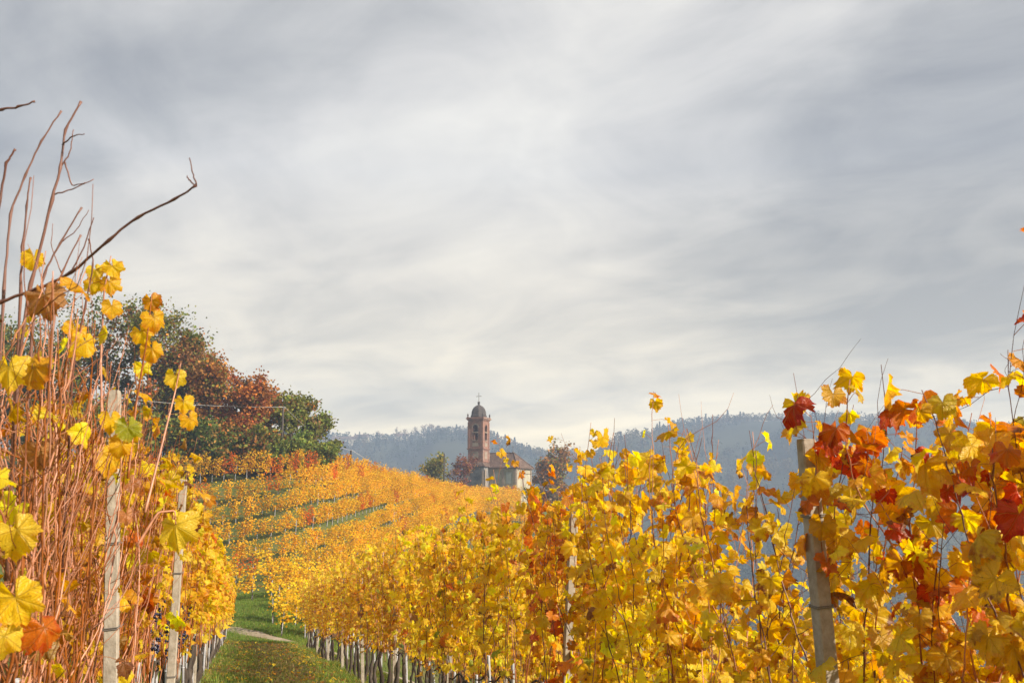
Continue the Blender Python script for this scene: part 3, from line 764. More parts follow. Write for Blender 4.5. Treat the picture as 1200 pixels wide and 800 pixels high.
# --- trellis wires
def wire(v, zo, label, grp, u0=-.5, u1=43):
    g = G(); us = np.arange(u0, u1, .55); r = np.random.default_rng(int(zo * 100) + int(v * 10))
    xs, ys = uv2xy(us, v); z = terrain(xs, ys) + zo + r.normal(0, .006, len(us)); side = r.normal(0, .006, len(us))
    g.tube(np.stack([xs + VA[0] * side, ys + VA[1] * side, z], -1), .0016, 5)
    o = g.build('trellis_wire', M['wire'], None, True); tag(o, label, 'wire', grp)
for zi, nm in zip(WZ, ('lowest', 'second lowest', 'third lowest', 'highest')):
    wire(STV + .08, zi, f'{nm} trellis wire strung along the downhill row', 'trellis wires of the downhill row')
    wire(-.70 - .06, zi, f'{nm} trellis wire strung along the uphill row', 'trellis wires of the uphill row')

# --- bare shoots against the sky (belong to the nearest uphill vine)
near_left = [o for o in COL.objects if o.name.startswith('grapevine') and o.get('group') == 'grapevines of the uphill row']
def bare_vine():
    tgt = near_left[2]; bpy.context.view_layer.update()
    mw = tgt.matrix_world.inverted()
    def T(p): return tuple(mw @ Vector(p))
    sticks = [
        ([(22, 420, 2.75), (36, 259 + 75, 2.72), (62, 230, 2.7), (71, 197, 2.7), (76, 152, 2.7), (95, 119, 2.7)], .0052, [[(73, 170, 2.7), (84, 160, 2.68), (99, 157, 2.66)], [(64, 228, 2.7), (84, 222, 2.7), (110, 210, 2.7)], [(70, 198, 2.7), (82, 180, 2.7), (86, 152, 2.7)], [(76, 190, 2.7), (84, 218, 2.7), (100, 214, 2.68)]]),
        ([(-30, 372, 2.6), (0, 354, 2.6), (45, 338, 2.58), (83, 320, 2.55), (128, 280, 2.5), (161, 254, 2.48), (206, 233, 2.45), (230, 217, 2.43)], .0050, [[(230, 217, 2.43), (226, 205, 2.43), (222, 185, 2.43)], [(228, 217, 2.43), (221, 210, 2.43), (219, 206, 2.43)], [(83, 320, 2.55), (98, 290, 2.55), (110, 255, 2.55)]]),
        ([(5, 330, 2.9), (12, 250, 2.9), (30, 205, 2.9), (48, 165, 2.9), (72, 130, 2.9)], .0042, []),
        ([(38, 380, 2.8), (52, 320, 2.8), (70, 285, 2.8), (96, 243, 2.8)], .0040, [[(70, 285, 2.8), (90, 270, 2.8), (104, 246, 2.8)]]),
        ([(-15, 300, 2.5), (0, 235, 2.5), (8, 190, 2.5), (18, 175, 2.5)], .0045, []),
        ([(-20, 135, 2.4), (2, 128, 2.4), (22, 125, 2.4), (41, 119, 2.4)], .0040, []),
        ([(60, 410, 3.0), (66, 350, 3.0), (72, 320, 3.0), (95, 275, 3.0)], .0042, [[(72, 320, 3.0), (60, 290, 3.0), (62, 262, 3.0)]]),
        ([(86, 420, 3.2), (100, 360, 3.2), (110, 310, 3.2), (104, 280, 3.2)], .0038, []),
        ([(25, 330, 2.9), (26, 290, 2.9), (31, 240, 2.9), (36, 208, 2.9)], .0042, [])]
    for main, rad, side in sticks:
        g = G()
        def pl(q, m=5):
            w = np.array([P(*p) for p in q]); t = np.linspace(0, len(w) - 1, (len(w) - 1) * m + 1)
            w = np.stack([np.interp(t, np.arange(len(w)), w[:, a]) for a in range(3)], -1)
            w[1:-1] = .5 * w[1:-1] + .25 * (w[:-2] + w[2:])
            w[1:-1] += rng.normal(0, .0009, (len(w) - 2, 3))
            return np.array([T(p) for p in w])
        main = [(main[0][0] - 14, main[0][1] + 260, main[0][2] + .05)] + main if main[0][1] < 500 else main
        q = pl(main); rr = np.linspace(rad, rad * .5, len(q)); rr[::5] *= 1.5; rr[-1] *= 1.2
        g.tube(q, rr, 7)
        for s in side:
            w = pl(s); r2 = np.linspace(rad * .45, rad * .25, len(w)); g.tube(w, r2, 6)
        g.build('cane', M['cane_brown'], tgt, True)
    # big near leaves hanging on the uphill canes
    g = G(); r = np.random.default_rng(8)
    LV = [(205, 615, 3.35, .088, 'lemon', (.1, 0, -1), 2), (20, 620, 2.2, .064, 'lemon', (.6, 0, -.7), 0), (18, 700, 2.1, .07, 'yellow', (.3, 0, -1), 1), (5, 745, 2.1, .058, 'lemon', (0, 0, -1), 4), (52, 735, 2.2, .06, 'orange', (.5, 0, -1), 15), (46, 530, 2.6, .06, 'tan', (.1, 0, -1), 14), (52, 345, 2.55, .068, 'tan', (.2, 0, -1), 16),
          (112, 316, 3.4, .042, 'lemon', (.3, 0, -.6), 0), (132, 312, 3.4, .05, 'yellow', (.4, 0, -.8), 1), (128, 330, 3.4, .05, 'gold', (.2, 0, -1), 2), (108, 332, 3.4, .045, 'yellow', (0, 0, -1), 3), (131, 358, 3.4, .05, 'gold', (.1, 0, -1), 5), (40, 300, 2.8, .045, 'yellow', (.1, 0, -1), 6), (10, 430, 2.3, .06, 'lemon', (0, 0, -1), 2),
          (178, 352, 3.5, .05, 'amber', (.3, 0, -1), 1), (180, 372, 3.5, .06, 'gold', (.3, 0, -1), 3), (165, 388, 3.5, .055, 'yellow', (.5, 0, -1), 4), (178, 408, 3.5, .055, 'gold', (.2, 0, -1), 6), (100, 400, 3.2, .06, 'yellow', (.2, 0, -1), 0), (88, 385, 3.2, .055, 'gold', (.2, 0, -1), 1), (215, 470, 3.7, .05, 'yellow', (.1, 0, -1), 2), (222, 490, 3.7, .05, 'gold', (.3, 0, -1), 3), (205, 440, 3.7, .055, 'lemon', (0, 0, -1), 5), (150, 500, 3.3, .062, 'green', (.1, 0, -1), 1), (130, 490, 3.3, .055, 'yellow', (.1, 0, -1), 2), (143, 520, 3.3, .055, 'gold', (-.1, 0, -1), 4)]
    tgt2 = near_left[3]; mw2 = tgt2.matrix_world.inverted()
    R3 = np.array(mw2.to_3x3())
    pos = np.array([tuple(mw2 @ Vector(P(a, b, c))) for a, b, c, *_ in LV])
    tip = np.array([q[5] for q in LV], float) @ R3.T
    nr = (np.array([(.35, -.9, .35)] * len(LV)) + r.normal(0, .25, (len(LV), 3))) @ R3.T
    c1 = np.array([PAL[q[4]][0] for q in LV]); c2 = np.array([PAL[q[4]][1] for q in LV])
    put_leaves(g, 'hi', pos, tip, nr, np.array([q[3] for q in LV]), c1, c2, r, np.array([q[6] for q in LV]))
    # the shoots they hang on
    for path in ([(120, 520, 3.3), (118, 420, 3.4), (122, 340, 3.4), (130, 300, 3.4)], [(150, 560, 3.4), (160, 470, 3.5), (172, 400, 3.5), (178, 345, 3.5)], [(170, 600, 3.5), (190, 520, 3.6), (205, 460, 3.7), (212, 425, 3.7)], [(160, 640, 3.3), (185, 600, 3.33), (205, 598, 3.35), (206, 614, 3.35)]):
        w = np.array([tuple(mw2 @ Vector(P(*p))) for p in path]); t = np.linspace(0, 3, 22)
        w = np.stack([np.interp(t, np.arange(4), w[:, a]) for a in range(3)], -1); w[1:-1] = .5 * w[1:-1] + .25 * (w[:-2] + w[2:])
        for a in range(len(LV)):
            dd = np.linalg.norm(w - pos[a], axis=1); i = dd.argmin()
            if dd[i] < .12: g.tube([w[i], .5 * (w[i] + pos[a]) + (0, 0, .01), pos[a]], .0013, 3, 0, False, (.42, .12, .03))
        cg = G(); cg.tube(w, np.linspace(.0045, .002, 22), 6); cg.build('cane', M['cane_red'], tgt2, True)
    g.build('foliage', M['leaf'], tgt2, True)
bare_vine()

# ------------------------------------------------------------------ grass and fallen leaves
def grass():
    r = np.random.default_rng(21)
    n = 150000
    u = np.concatenate([r.uniform(-1, 15, 20000), 15 + 34 * r.random(n - 20000) ** 1.1]); v = r.uniform(-3.4, 4.6, n)
    keep = np.ones(n, bool)
    for vv in (.6, 1.3): keep &= ~((np.abs(v - vv) < .28) & (r.random(n) < .55))
    u, v = u[keep], v[keep]; n = len(u)
    x, y = uv2xy(u, v); z = terrain(x, y)
    pat = .5 + .5 * np.sin(x * 1.1 + 2 * np.sin(y * .35)) * np.sin(y * .8 + 1.3 * np.sin(x * .6))
    h = r.uniform(.03, .10, n) * (.6 + .7 * pat); h[np.abs(v + .7) < .45] *= 1.7; h[np.abs(v - 2.5) < .45] *= 1.6
    w = r.uniform(.006, .013, n); a = r.uniform(0, 2 * PI, n); ln = r.normal(0, .45, (n, 2)) * h[:, None]
    V = np.empty((n, 3, 3))
    V[:, 0] = np.stack([x - w * np.cos(a), y - w * np.sin(a), z - .01], -1); V[:, 1] = np.stack([x + w * np.cos(a), y + w * np.sin(a), z - .01], -1)
    V[:, 2] = np.stack([x + ln[:, 0], y + ln[:, 1], z + h], -1)
    gcol = np.array([(.11, .20, .022), (.18, .25, .03), (.27, .25, .05), (.32, .22, .09)])
    pr = r.random(n) + .25 * (1 - pat); mid = np.exp(-((v - .95) / .55) ** 2) * .32; pr = pr + mid; ci = np.where(pr < .36, 0, np.where(pr < .72, 1, np.where(pr < .98, 2, 3)))
    c = gcol[ci] * np.exp(r.normal(0, .2, (n, 1)))
    g = G(); g.add(V.reshape(-1, 3), np.arange(3 * n).reshape(-1, 3), 0, np.repeat(c, 3, 0))
    o = g.build('grass', M['grass']); tag(o, 'short green grass growing along the track between the vine rows', 'grass', kind='stuff')
    m = 3600; u = 44 * r.random(m) ** .8; side = r.random(m)
    v = np.where(side < .34, r.normal(-.5, .5, m), np.where(side < .68, r.normal(2.2, .6, m), r.uniform(-1.2, 3.2, m)))
    x, y = uv2xy(u, v); z = terrain(x, y) + r.uniform(.03, .08, m)
    g = G(); c1, c2 = pick(r, {'yellow': 3, 'gold': 2, 'amber': 1.5, 'tan': 4, 'brown': 4}, m)
    put_leaves(g, 'mid', np.stack([x, y, z], -1), r.normal(0, 1, (m, 3)) * (1, 1, .25), np.array([0, 0, 1.0]) + r.normal(0, .35, (m, 3)), r.uniform(.025, .06, m), c1, c2, r)
    o = g.build('fallen_leaves', M['leaf']); tag(o, 'yellow and brown vine leaves scattered on the grass', 'leaves', kind='stuff')
    # rough grass across the foot of the hillside
    n = 90000; px = r.normal(310, 60, n); d = r.uniform(42, 60, n)
    x = (px - 600) / F * d; y = d; z = terrain(x, y); h = r.uniform(.06, .16, n); w = r.uniform(.010, .02, n); a = r.uniform(0, 2 * PI, n); ln = r.normal(0, .45, (n, 2)) * h[:, None]
    A, B = P(262, 727, 47.2), P(336, 752, 44.2); dd = (B - A)[:2]; dd /= np.linalg.norm(dd); off = np.abs((x - A[0]) * -dd[1] + (y - A[1]) * dd[0])
    k = off > .5; x, y, z, h, w, a, ln = x[k], y[k], z[k], h[k], w[k], a[k], ln[k]; n = len(x)
    V = np.empty((n, 3, 3))
    V[:, 0] = np.stack([x - w * np.cos(a), y - w * np.sin(a), z - .02], -1); V[:, 1] = np.stack([x + w * np.cos(a), y + w * np.sin(a), z - .02], -1); V[:, 2] = np.stack([x + ln[:, 0], y + ln[:, 1], z + h], -1)
    c = gcol[r.choice(4, n, p=[.45, .42, .1, .03])] * np.exp(r.normal(0, .2, (n, 1)))
    g = G(); g.add(V.reshape(-1, 3), np.arange(3 * n).reshape(-1, 3), 0, np.repeat(c, 3, 0))
    o = g.build('grass', M['grass']); tag(o, 'lush green grass at the foot of the hillside rows', 'grass', kind='stuff')
grass()

# ------------------------------------------------------------------ trees
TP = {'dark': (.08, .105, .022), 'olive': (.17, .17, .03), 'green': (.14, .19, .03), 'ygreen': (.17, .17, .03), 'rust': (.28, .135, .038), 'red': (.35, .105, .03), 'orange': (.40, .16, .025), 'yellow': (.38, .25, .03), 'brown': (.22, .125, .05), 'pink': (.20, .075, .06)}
def tree(name, base, H, Wd, pal, label, seed, nleaf=4200, ls=.16, grp=None, bare=.12, low=.12, trunk_r=None, cat='tree', nl=9, shape=1.0):
    r = np.random.default_rng(seed); root = empty(name, base)
    tr = trunk_r or H * .02; g = G()
    trunk = wander(r, (0, 0, -.3), (r.normal(0, .05), r.normal(0, .05), 1), H * .62 + .3, 8, .05, .1)
    g.tube(trunk, np.linspace(tr, tr * .35, 9), 8)
    ends = []
    for k in range(nl):
        t = r.uniform(low + .03, .97); i = min(7, int(t * 8)); p = trunk[i] + (trunk[i + 1] - trunk[i]) * (t * 8 - i)
        a = k * 2.4 + r.normal(0, .4); up = .35 + 1.1 * t
        hr = Wd * .5 * (math.sqrt(max(.05, 1 - (2 * t * .62 - .55) ** 2 * .9)))
        ln = max(.8, hr * r.uniform(.75, 1.1)) * math.sqrt(1 + up * up * .5)
        lim = wander(r, p, (math.cos(a), math.sin(a), up), ln, 6, .13, .05)
        g.tube(lim, np.linspace(tr * .4, tr * .09, 7), 5)
        for q in range(6):
            j = r.integers(2, 7); tw = wander(r, lim[j], (math.cos(a) + r.normal(0, .7), math.sin(a) + r.normal(0, .7), r.uniform(0, 1.3)), r.uniform(.12, .26) * Wd * .55, 4, .2, .08)
            g.tube(tw, np.linspace(tr * .11, tr * .03, 5), 3); ends += [tw[2], tw[3], tw[4]]
        ends += [lim[4], lim[6]]
    for q in range(7):
        tw = wander(r, trunk[-1 - q % 3], (r.normal(0, .6), r.normal(0, .6), 1), H * r.uniform(.2, .36), 6, .13, .08); g.tube(tw, np.linspace(tr * .25, tr * .04, 7), 4); ends += [tw[3], tw[4], tw[5], tw[6]]
    E = np.array(ends)
    sc = H / max(E[:, 2].max(), .1)
    g.V = [v * (1, 1, sc) if True else v for v in g.V]; E = E * (1, 1, sc)
    g.build('trunk', M['tree_bark'], root, True)
    keep = r.random(len(E)) > bare; E2 = E[keep]
    n = nleaf; ci = r.integers(0, len(E2), n); ks = list(pal)
    w = np.array([pal[k] for k in ks], float); w /= w.sum(); cl = r.choice(len(ks), len(E2), p=w)
    sg = Wd * .052 + .1
    pos = E2[ci] + r.normal(0, 1, (n, 3)) * sg * (1, 1, .75) * np.exp(r.normal(0, .3, (n, 1)))
    pos[:, 2] = np.maximum(pos[:, 2], .1)
    alt = r.random(n) < .2; cc = np.where(alt, r.choice(len(ks), n, p=w), cl[ci])
    c = np.array([TP[k] for k in ks])[cc] * np.exp(r.normal(0, .25, (n, 1))) * np.exp(r.normal(0, .16, (len(E2), 1)))[ci]
    lg = G(); put_leaves(lg, 'far', pos, r.normal(0, 1, (n, 3)) + (0, 0, -.4), r.normal(0, 1, (n, 3)) + (0, 0, .6), ls * r.uniform(.6, 1.3, n), c, c, r)
    lg.build('crown', M['tree_leaf'], root)
    if label: tag(root, label, cat, grp)
    return root
def on_ground(px, d):
    x = (px - 600) / F * d; return np.array([x, d, tz(x, d)])
def h_from(base, py): return P(600, py, base[1])[2] - base[2]
HT = [  # px, d, top py, width px, palette, name, label
    (30, 104, 372, 130, {'dark': 4, 'olive': 3, 'rust': 1}, 'deciduous_tree', 'dark olive tree half hidden behind the nearest uphill canes', 0.1),
    (100, 101, 352, 110, {'dark': 2.5, 'olive': 4, 'rust': 2, 'green': 1.5, 'ygreen': .7}, 'deciduous_tree', 'tall dark green tree behind the yellow topped vine shoots', .12),
    (168, 99, 346, 105, {'dark': 2, 'olive': 4.5, 'rust': 2.5, 'ygreen': 1, 'orange': .5}, 'deciduous_tree', 'tallest olive and rust tree with thin pointed top', .12),
    (215, 102, 392, 92, {'rust': 4, 'brown': 2, 'olive': 4, 'red': 1}, 'deciduous_tree', 'rust brown tree sloping down from the tallest tree', .12),
    (250, 98, 425, 84, {'rust': 4, 'red': 1.5, 'orange': 3, 'olive': 3}, 'deciduous_tree', 'russet red tree in the middle of the hilltop wood', .1),
    (283, 100, 436, 74, {'red': 2, 'orange': 4, 'rust': 3, 'olive': 1.5}, 'deciduous_tree', 'bright orange red tree beside the tall wooden pole', .1),
    (312, 104, 452, 56, {'red': 3.5, 'rust': 2, 'pink': 1, 'olive': 1}, 'deciduous_tree', 'crimson tree just behind the tall wooden pole', .12),
    (340, 103, 462, 52, {'ygreen': 4, 'green': 1, 'olive': 4, 'orange': .6}, 'deciduous_tree', 'loose yellow green tree just past the tall wooden pole', .35),
    (364, 106, 484, 46, {'green': 1.5, 'olive': 5, 'ygreen': 2.5, 'brown': 1}, 'deciduous_tree', 'olive green tree at the end of the hilltop wood', .2),
    (386, 108, 518, 26, {'olive': 4, 'dark': 1.5, 'brown': 1.5}, 'bush', 'small olive bush ending the hilltop wood', .15)]
for i, (px, d, top, wp, pal, nm, lab, br) in enumerate(HT):
    b = on_ground(px, d); H = h_from(b, top)
    tree(nm, b, H, wp / F * d, pal, lab, 600 + i, (15000 if i < 7 else 8000) if wp > 60 else 6000, .165, 'trees of the hilltop wood', br, nl=13, cat='tree' if nm != 'bush' else 'bush')
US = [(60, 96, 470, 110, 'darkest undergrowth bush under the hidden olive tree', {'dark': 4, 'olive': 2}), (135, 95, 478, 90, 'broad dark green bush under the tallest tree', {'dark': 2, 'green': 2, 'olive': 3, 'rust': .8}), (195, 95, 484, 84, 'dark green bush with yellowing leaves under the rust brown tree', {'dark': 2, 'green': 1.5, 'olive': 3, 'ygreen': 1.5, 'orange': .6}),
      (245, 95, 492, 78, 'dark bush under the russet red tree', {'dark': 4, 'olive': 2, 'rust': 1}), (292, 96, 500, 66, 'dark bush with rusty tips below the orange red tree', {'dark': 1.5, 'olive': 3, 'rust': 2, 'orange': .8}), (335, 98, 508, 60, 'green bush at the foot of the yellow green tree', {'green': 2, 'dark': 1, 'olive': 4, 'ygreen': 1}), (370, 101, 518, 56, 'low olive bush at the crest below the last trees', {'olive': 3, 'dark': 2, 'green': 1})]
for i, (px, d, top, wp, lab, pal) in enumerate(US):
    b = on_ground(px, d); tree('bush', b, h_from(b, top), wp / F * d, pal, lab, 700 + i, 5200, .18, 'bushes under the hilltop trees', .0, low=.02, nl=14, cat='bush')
# by the church
b = on_ground(512, 172); tree('field_tree', b, h_from(b, 534), 44 / F * 172, {'yellow': 3, 'ygreen': 5, 'olive': 3}, 'yellow green tree beside the bell tower', 801, 3800, .22, None, .15, nl=11)
b = on_ground(541, 182); tree('field_tree', b, h_from(b, 530), 34 / F * 182, {'pink': 4, 'rust': 3, 'brown': 2}, 'sparse pinkish red tree just behind the black pole', 802, 2200, .17, None, .25, nl=11)
b = on_ground(647, 218); tree('field_tree', b, h_from(b, 515), 40 / F * 218, {'brown': 4, 'olive': 2.5, 'rust': 1.5, 'orange': 1.5}, 'round brown olive tree past the end of the church', 803, 11000, .27, None, .0, nl=30)
b = on_ground(622, 196); tree('bush', b, h_from(b, 572), 20 / F * 196, {'dark': 3, 'olive': 2}, 'dark bush against the church wall', 804, 700, .2, None, .0, low=.02, cat='bush')

# ------------------------------------------------------------------ poles and cables
def pole(px, d, top, label, r0=.13):
    b = on_ground(px, d); H = h_from(b, top); root = empty('utility_pole', b)
    g = G(); g.tube([(0, 0, -.4), (.01, 0, H * .5), (.015, 0, H - .03), (.015, 0, H)], [r0, r0 * .88, r0 * .78, r0 * .6], 10); g.build('shaft', M['polewood'], root, True)
    g = G(); g.tube([(.015, -.02, H - .3), (.16, -.02, H - .26), (.18, -.02, H - .14)], .02, 6); g.lathe([(.02, 0), (.05, .02), (.035, .05), (.05, .08), (.02, .11)], (.18, -.02, H - .14), 8); g.build('insulator_bracket', M['galv'], root)
    tag(root, label, 'utility pole', 'wooden poles along the crest'); return b + (.18, -.02, H - .06)
pa = pole(331, 99, 476, 'tall wooden pole in front of the hilltop trees')
pb = pole(412, 118, 527, 'short wooden pole on the crest past the trees')
pc = pole(521, 168, 531, 'black wooden pole next to the church trees', .15)
def cable(a, b, sag, label, rad=.022):
    t = np.linspace(0, 1, 40)[:, None]; q = np.array(a) * (1 - t) + np.array(b) * t; q[:, 2] -= sag * 4 * (t * (1 - t))[:, 0]
    g = G(); g.tube(q, rad, 5); o = g.build('overhead_cable', M['wire'], None, True); tag(o, label, 'cable', 'overhead cables')
cable(P(60, 455, 92), pa, .5, 'pale overhead cable crossing the autumn trees to the tall pole')
cable(pa, pb, .8, 'overhead cable between the tall pole and the crest pole')
cable(pb, P(562, 572, 197.5), 2.2, 'pale overhead cable dropping from the crest pole to the church', .03)

# ------------------------------------------------------------------ church
def brick_mat():
    m, nt, out = newmat('old_brick')
    c = coords(nt)
    bt = nt.nodes.new("ShaderNodeTexBrick"); mp = nt.nodes.new("ShaderNodeMapping"); mp.inputs['Rotation'].default_value = (PI / 2, 0, 0); nt.links.new(c, mp.inputs[0]); nt.links.new(mp.outputs[0], bt.inputs['Vector'])
    bt.inputs['Scale'].default_value = 1.0; bt.inputs['Brick Width'].default_value = .28; bt.inputs['Row Height'].default_value = .085; bt.inputs['Mortar Size'].default_value = .008
    bt.inputs['Color1'].default_value = (.30, .135, .09, 1); bt.inputs['Color2'].default_value = (.20, .10, .072, 1); bt.inputs['Mortar'].default_value = (.30, .22, .17, 1)
    n = noise(nt, c, 1.3, 6, .65); n2 = noise(nt, c, 6, 4)
    col = mixc(nt, math_(nt, 'MULTIPLY', math_(nt, 'SUBTRACT', n, .46), 3.5, clamp=True), bt.outputs['Color'], (.13, .085, .07))
    col = mixc(nt, math_(nt, 'MULTIPLY', math_(nt, 'SUBTRACT', n2, .58), 4, clamp=True), col, (.42, .27, .20))
    b = pbsdf(nt, col, .9, .15); nt.links.new(b.outputs[0], out.inputs[0]); return m
def tile_mat():
    m, nt, out = newmat('clay_roof_tiles'); c = coords(nt)
    w = nt.nodes.new("ShaderNodeTexWave"); w.inputs['Scale'].default_value = 1.3; w.bands_direction = 'X'; w.inputs['Distortion'].default_value = .6; nt.links.new(c, w.inputs['Vector'])
    n = noise(nt, c, 2.2, 6, .7); n2 = noise(nt, c, 9, 4)
    col = ramp(nt, math_(nt, 'ADD', math_(nt, 'MULTIPLY', n, .6), math_(nt, 'MULTIPLY', n2, .4)), [(.34, (.04, .030, .026)), (.5, (.115, .075, .057)), (.66, (.25, .175, .13))])
    b = pbsdf(nt, col, .9, .15, bump(nt, w.outputs['Fac'], 1.0, .06)); nt.links.new(b.outputs[0], out.inputs[0]); return m
M['brick'] = brick_mat(); M['tile'] = tile_mat()
M['stucco'] = rough_mat('cream_stucco', [(.3, (.20, .185, .13)), (.5, (.36, .325, .235)), (.7, (.46, .42, .31))], 1.6, .9, .15, .2, .02)
M['greystucco'] = rough_mat('stained_grey_stucco', [(.34, (.055, .055, .06)), (.5, (.17, .165, .16)), (.68, (.36, .33, .28))], 1.1, .92, .15, .3, .03)
M['palestone'] = rough_mat('pale_stone', [(.3, (.20, .155, .12)), (.7, (.36, .29, .22))], 2, .9, .15, .2, .02)
M['lead'] = rough_mat('dark_dome_slate', [(.3, (.035, .032, .032)), (.55, (.085, .07, .062)), (.72, (.15, .11, .09))], 2.4, .8, .25, .3, .02)
M['darkwin'] = rough_mat('dark_glass', [(.3, (.012, .014, .018)), (.7, (.03, .035, .04))], 3, .2, .5, .02, .01)
M['bronze'] = rough_mat('bell_bronze', [(.3, (.05, .045, .03)), (.7, (.12, .10, .06))], 6, .5, .4, .1, .01, metal=.6)
M['bluegrey'] = rough_mat('weathered_shutter', [(.3, (.20, .22, .20)), (.7, (.34, .35, .31))], 3, .85, .2, .2, .01)
def church():
    D = 200.0; c = P(560.5, 587, D); root = empty('church', c, -math.radians(22))
    z = lambda py: (587 - py) * D / F * 1.0
    def part(n, g, m, par=root, sm=False): return g.build(n, M[m], par, sm)
    # battered base block with string course and sloping caps
    g = G(); g.box(-2.55, 2.2, -2.2, 2.2, -2.0, z(548), 0, .10, .10); g.box(-2.75, -2.45, -2.3, -1.9, -2.0, z(552), 0, .05, .03); base = part('tower_base', g, 'greystucco')
    g = G(); g.box(2.2, 2.65, -2.5, -1.7, -2.0, z(551), 0, .16, .12); g.box(1.75, 2.2, -2.62, -2.22, -2.0, z(553), 0, .08, .1); part('corner_buttress', g, 'palestone')
    g = G(); g.box(-2.7, 2.4, -2.4, 2.4, z(548) + .003, z(546.5)); g.box(-2.6, 2.3, -2.3, 2.3, z(546.5) + .002, z(541.5), 0, .95, .7); part('sloping_cap', g, 'tile')
    W = 1.6
    # shaft
    g = G(); g.box(-W, W, -W, W, z(542) - .6, z(527)); sh = part('brick_shaft', g, 'brick')
    g = G()
    for sx in (-1, 1):
        for sy in (-1, 1): g.box(sx * W - .02 - (.42 if sx > 0 else -.06), sx * W + .02 + (.42 if sx < 0 else .06), sy * W - (.42 if sy > 0 else .06), sy * W + (.06 if sy > 0 else .42), z(540.5), z(528.2))
    part('pilaster', g, 'brick', sh)
    g = G(); g.box(-.62, .62, -W - .05, -W + .02, z(538.5), z(530.5)); part('panel', g, 'palestone', sh)
    g = G(); g.box(W - .02, W + .05, -.62, .62, z(538.5), z(530.5)); part('panel', g, 'palestone', sh)
    g = G(); g.box(-W - .12, W + .12, -W - .12, W + .12, z(542), z(541)); g.box(-W - .1, W + .1, -W - .1, W + .1, z(528.2), z(527.4)); g.box(-W - .2, W + .2, -W - .2, W + .2, z(527.4) + .002, z(526.2)); part('cornice', g, 'brick')
    # belfry: four walls with arched openings round a hollow
    z0, z1, zs, zt = z(526.2), z(494.5), z(518), z(502.8); hw = .58
    arc = [(hw * math.cos(a), zt + hw * 1.1 * math.sin(a)) for a in np.linspace(0, PI, 13)]
    bel = G(); t = .45
    for ax, sg in (('y', -1), ('y', 1), ('x', -1), ('x', 1)):
        a0, a1 = (sg * W, sg * (W - t)) if sg > 0 else (sg * W, sg * (W - t)); a0, a1 = min(a0, a1), max(a0, a1)
        e = W if ax == 'y' else W - t
        bel.prism([(-e, z0), (-hw, z0), (-hw, zt), (-hw, z1), (-e, z1)], ax, a0, a1)
        bel.prism([(hw, z0), (e, z0), (e, z1), (hw, z1)], ax, a0, a1)
        bel.prism([(-hw, z0), (hw, z0), (hw, zs), (-hw, zs)], ax, a0, a1)
        bel.prism(arc + [(-hw, z1), (hw, z1)], ax, a0, a1)
    b = part('belfry', bel, 'brick')
    g = G()
    for sx in (-1, 1):
        for sy in (-1, 1): g.box(sx * W - (.36 if sx > 0 else .07), sx * W + (.07 if sx > 0 else .36), sy * W - (.36 if sy > 0 else .07), sy * W + (.07 if sy > 0 else .36), z(525.6), z(496))
    part('pilaster', g, 'brick', b)
    for ax in ('y', 'x'):
        for sg in (-1, 1):
            g = G(); o_ = sg * (W + .04)
            ring = [((hw + .2) * math.cos(a), zt + (hw * 1.1 + .2) * math.sin(a)) for a in np.linspace(0, PI, 13)] + [(x, q) for x, q in arc[::-1]]
            g.prism(ring, ax, min(o_, sg * (W - .1)), max(o_, sg * (W - .1)))
            part('arch_surround', g, 'palestone' if ax == 'y' else 'brick', b)
            g = G(); s0, s1 = min(sg * (W - .3), sg * (W + .1)), max(sg * (W - .3), sg * (W + .1))
            for zz_ in ((zs + .001, zs + .16), (z(508.6), z(507.4))):
                if ax == 'y': g.box(-hw + .002, hw - .002, s0, s1, *zz_)
                else: g.box(s0, s1, -hw + .002, hw - .002, *zz_)
            part('sill', g, 'palestone', b)
            g = G(); (g.box(-.62, .62, min(o_, o_ - .05 * sg), max(o_, o_ - .05 * sg), z(524.5), z(520)) if ax == 'y' else g.box(min(o_, o_ - .05 * sg), max(o_, o_ - .05 * sg), -.62, .62, z(524.5), z(520))); part('panel', g, 'palestone', b)
    g = G(); g.lathe([(.05, .95), (.2, .9), (.3, .55), (.36, .2), (.48, 0), (.42, 0)], (0, 0, z(512)), 14); part('bell', g, 'bronze', b, True)
    g = G(); g.box(-W + t, W - t, -.09, .09, z(506.2), z(505.0)); part('bell_beam', g, 'polewood', b)
    # top cornice, urns, dome, ball and cross
    g = G()
    for (o_, a, bb) in ((.10, 494.5, 493.6), (.22, 493.6, 492.6), (.36, 492.6, 491.2), (.2, 491.2, 490.4)): g.box(-W - o_, W + o_, -W - o_, W + o_, z(a) + .002, z(bb))
    part('cornice', g, 'brick')
    for sx in (-1, 1):
        for sy in (-1, 1):
            g = G(); g.lathe([(.2, 0), (.2, .12), (.09, .18), (.2, .42), (.16, .58), (.05, .66), (.07, .74), (.02, .82)], (sx * (W + .05), sy * (W + .05), z(490.4) + .002), 8); part('urn', g, 'lead', None if False else root, True)
    g = G(); zb = z(490.4)
    prof = [(1.62, .002), (1.62, .45), (1.5, .5), (1.47, .9), (1.40, 1.3), (1.25, 1.7), (1.02, 2.05), (.72, 2.32), (.42, 2.46), (.24, 2.55), (.2, 2.75), (.27, 2.8)]
    g.lathe(prof, (0, 0, zb), 8, 0, PI / 8); part('dome', g, 'lead')
    g = G(); g.lathe([(.06, 0), (.2, .08), (.29, .24), (.2, .42), (.06, .5)], (0, 0, zb + 2.78), 10); part('finial_ball', g, 'lead', root, True)
    g = G(); zc = zb + 3.25; h = z(461.5) - zc
    g.tube([(0, 0, zc), (0, 0, zc + h)], .05, 6); g.tube([(-.52, 0, zc + h * .62), (.52, 0, zc + h * .62)], .045, 6)
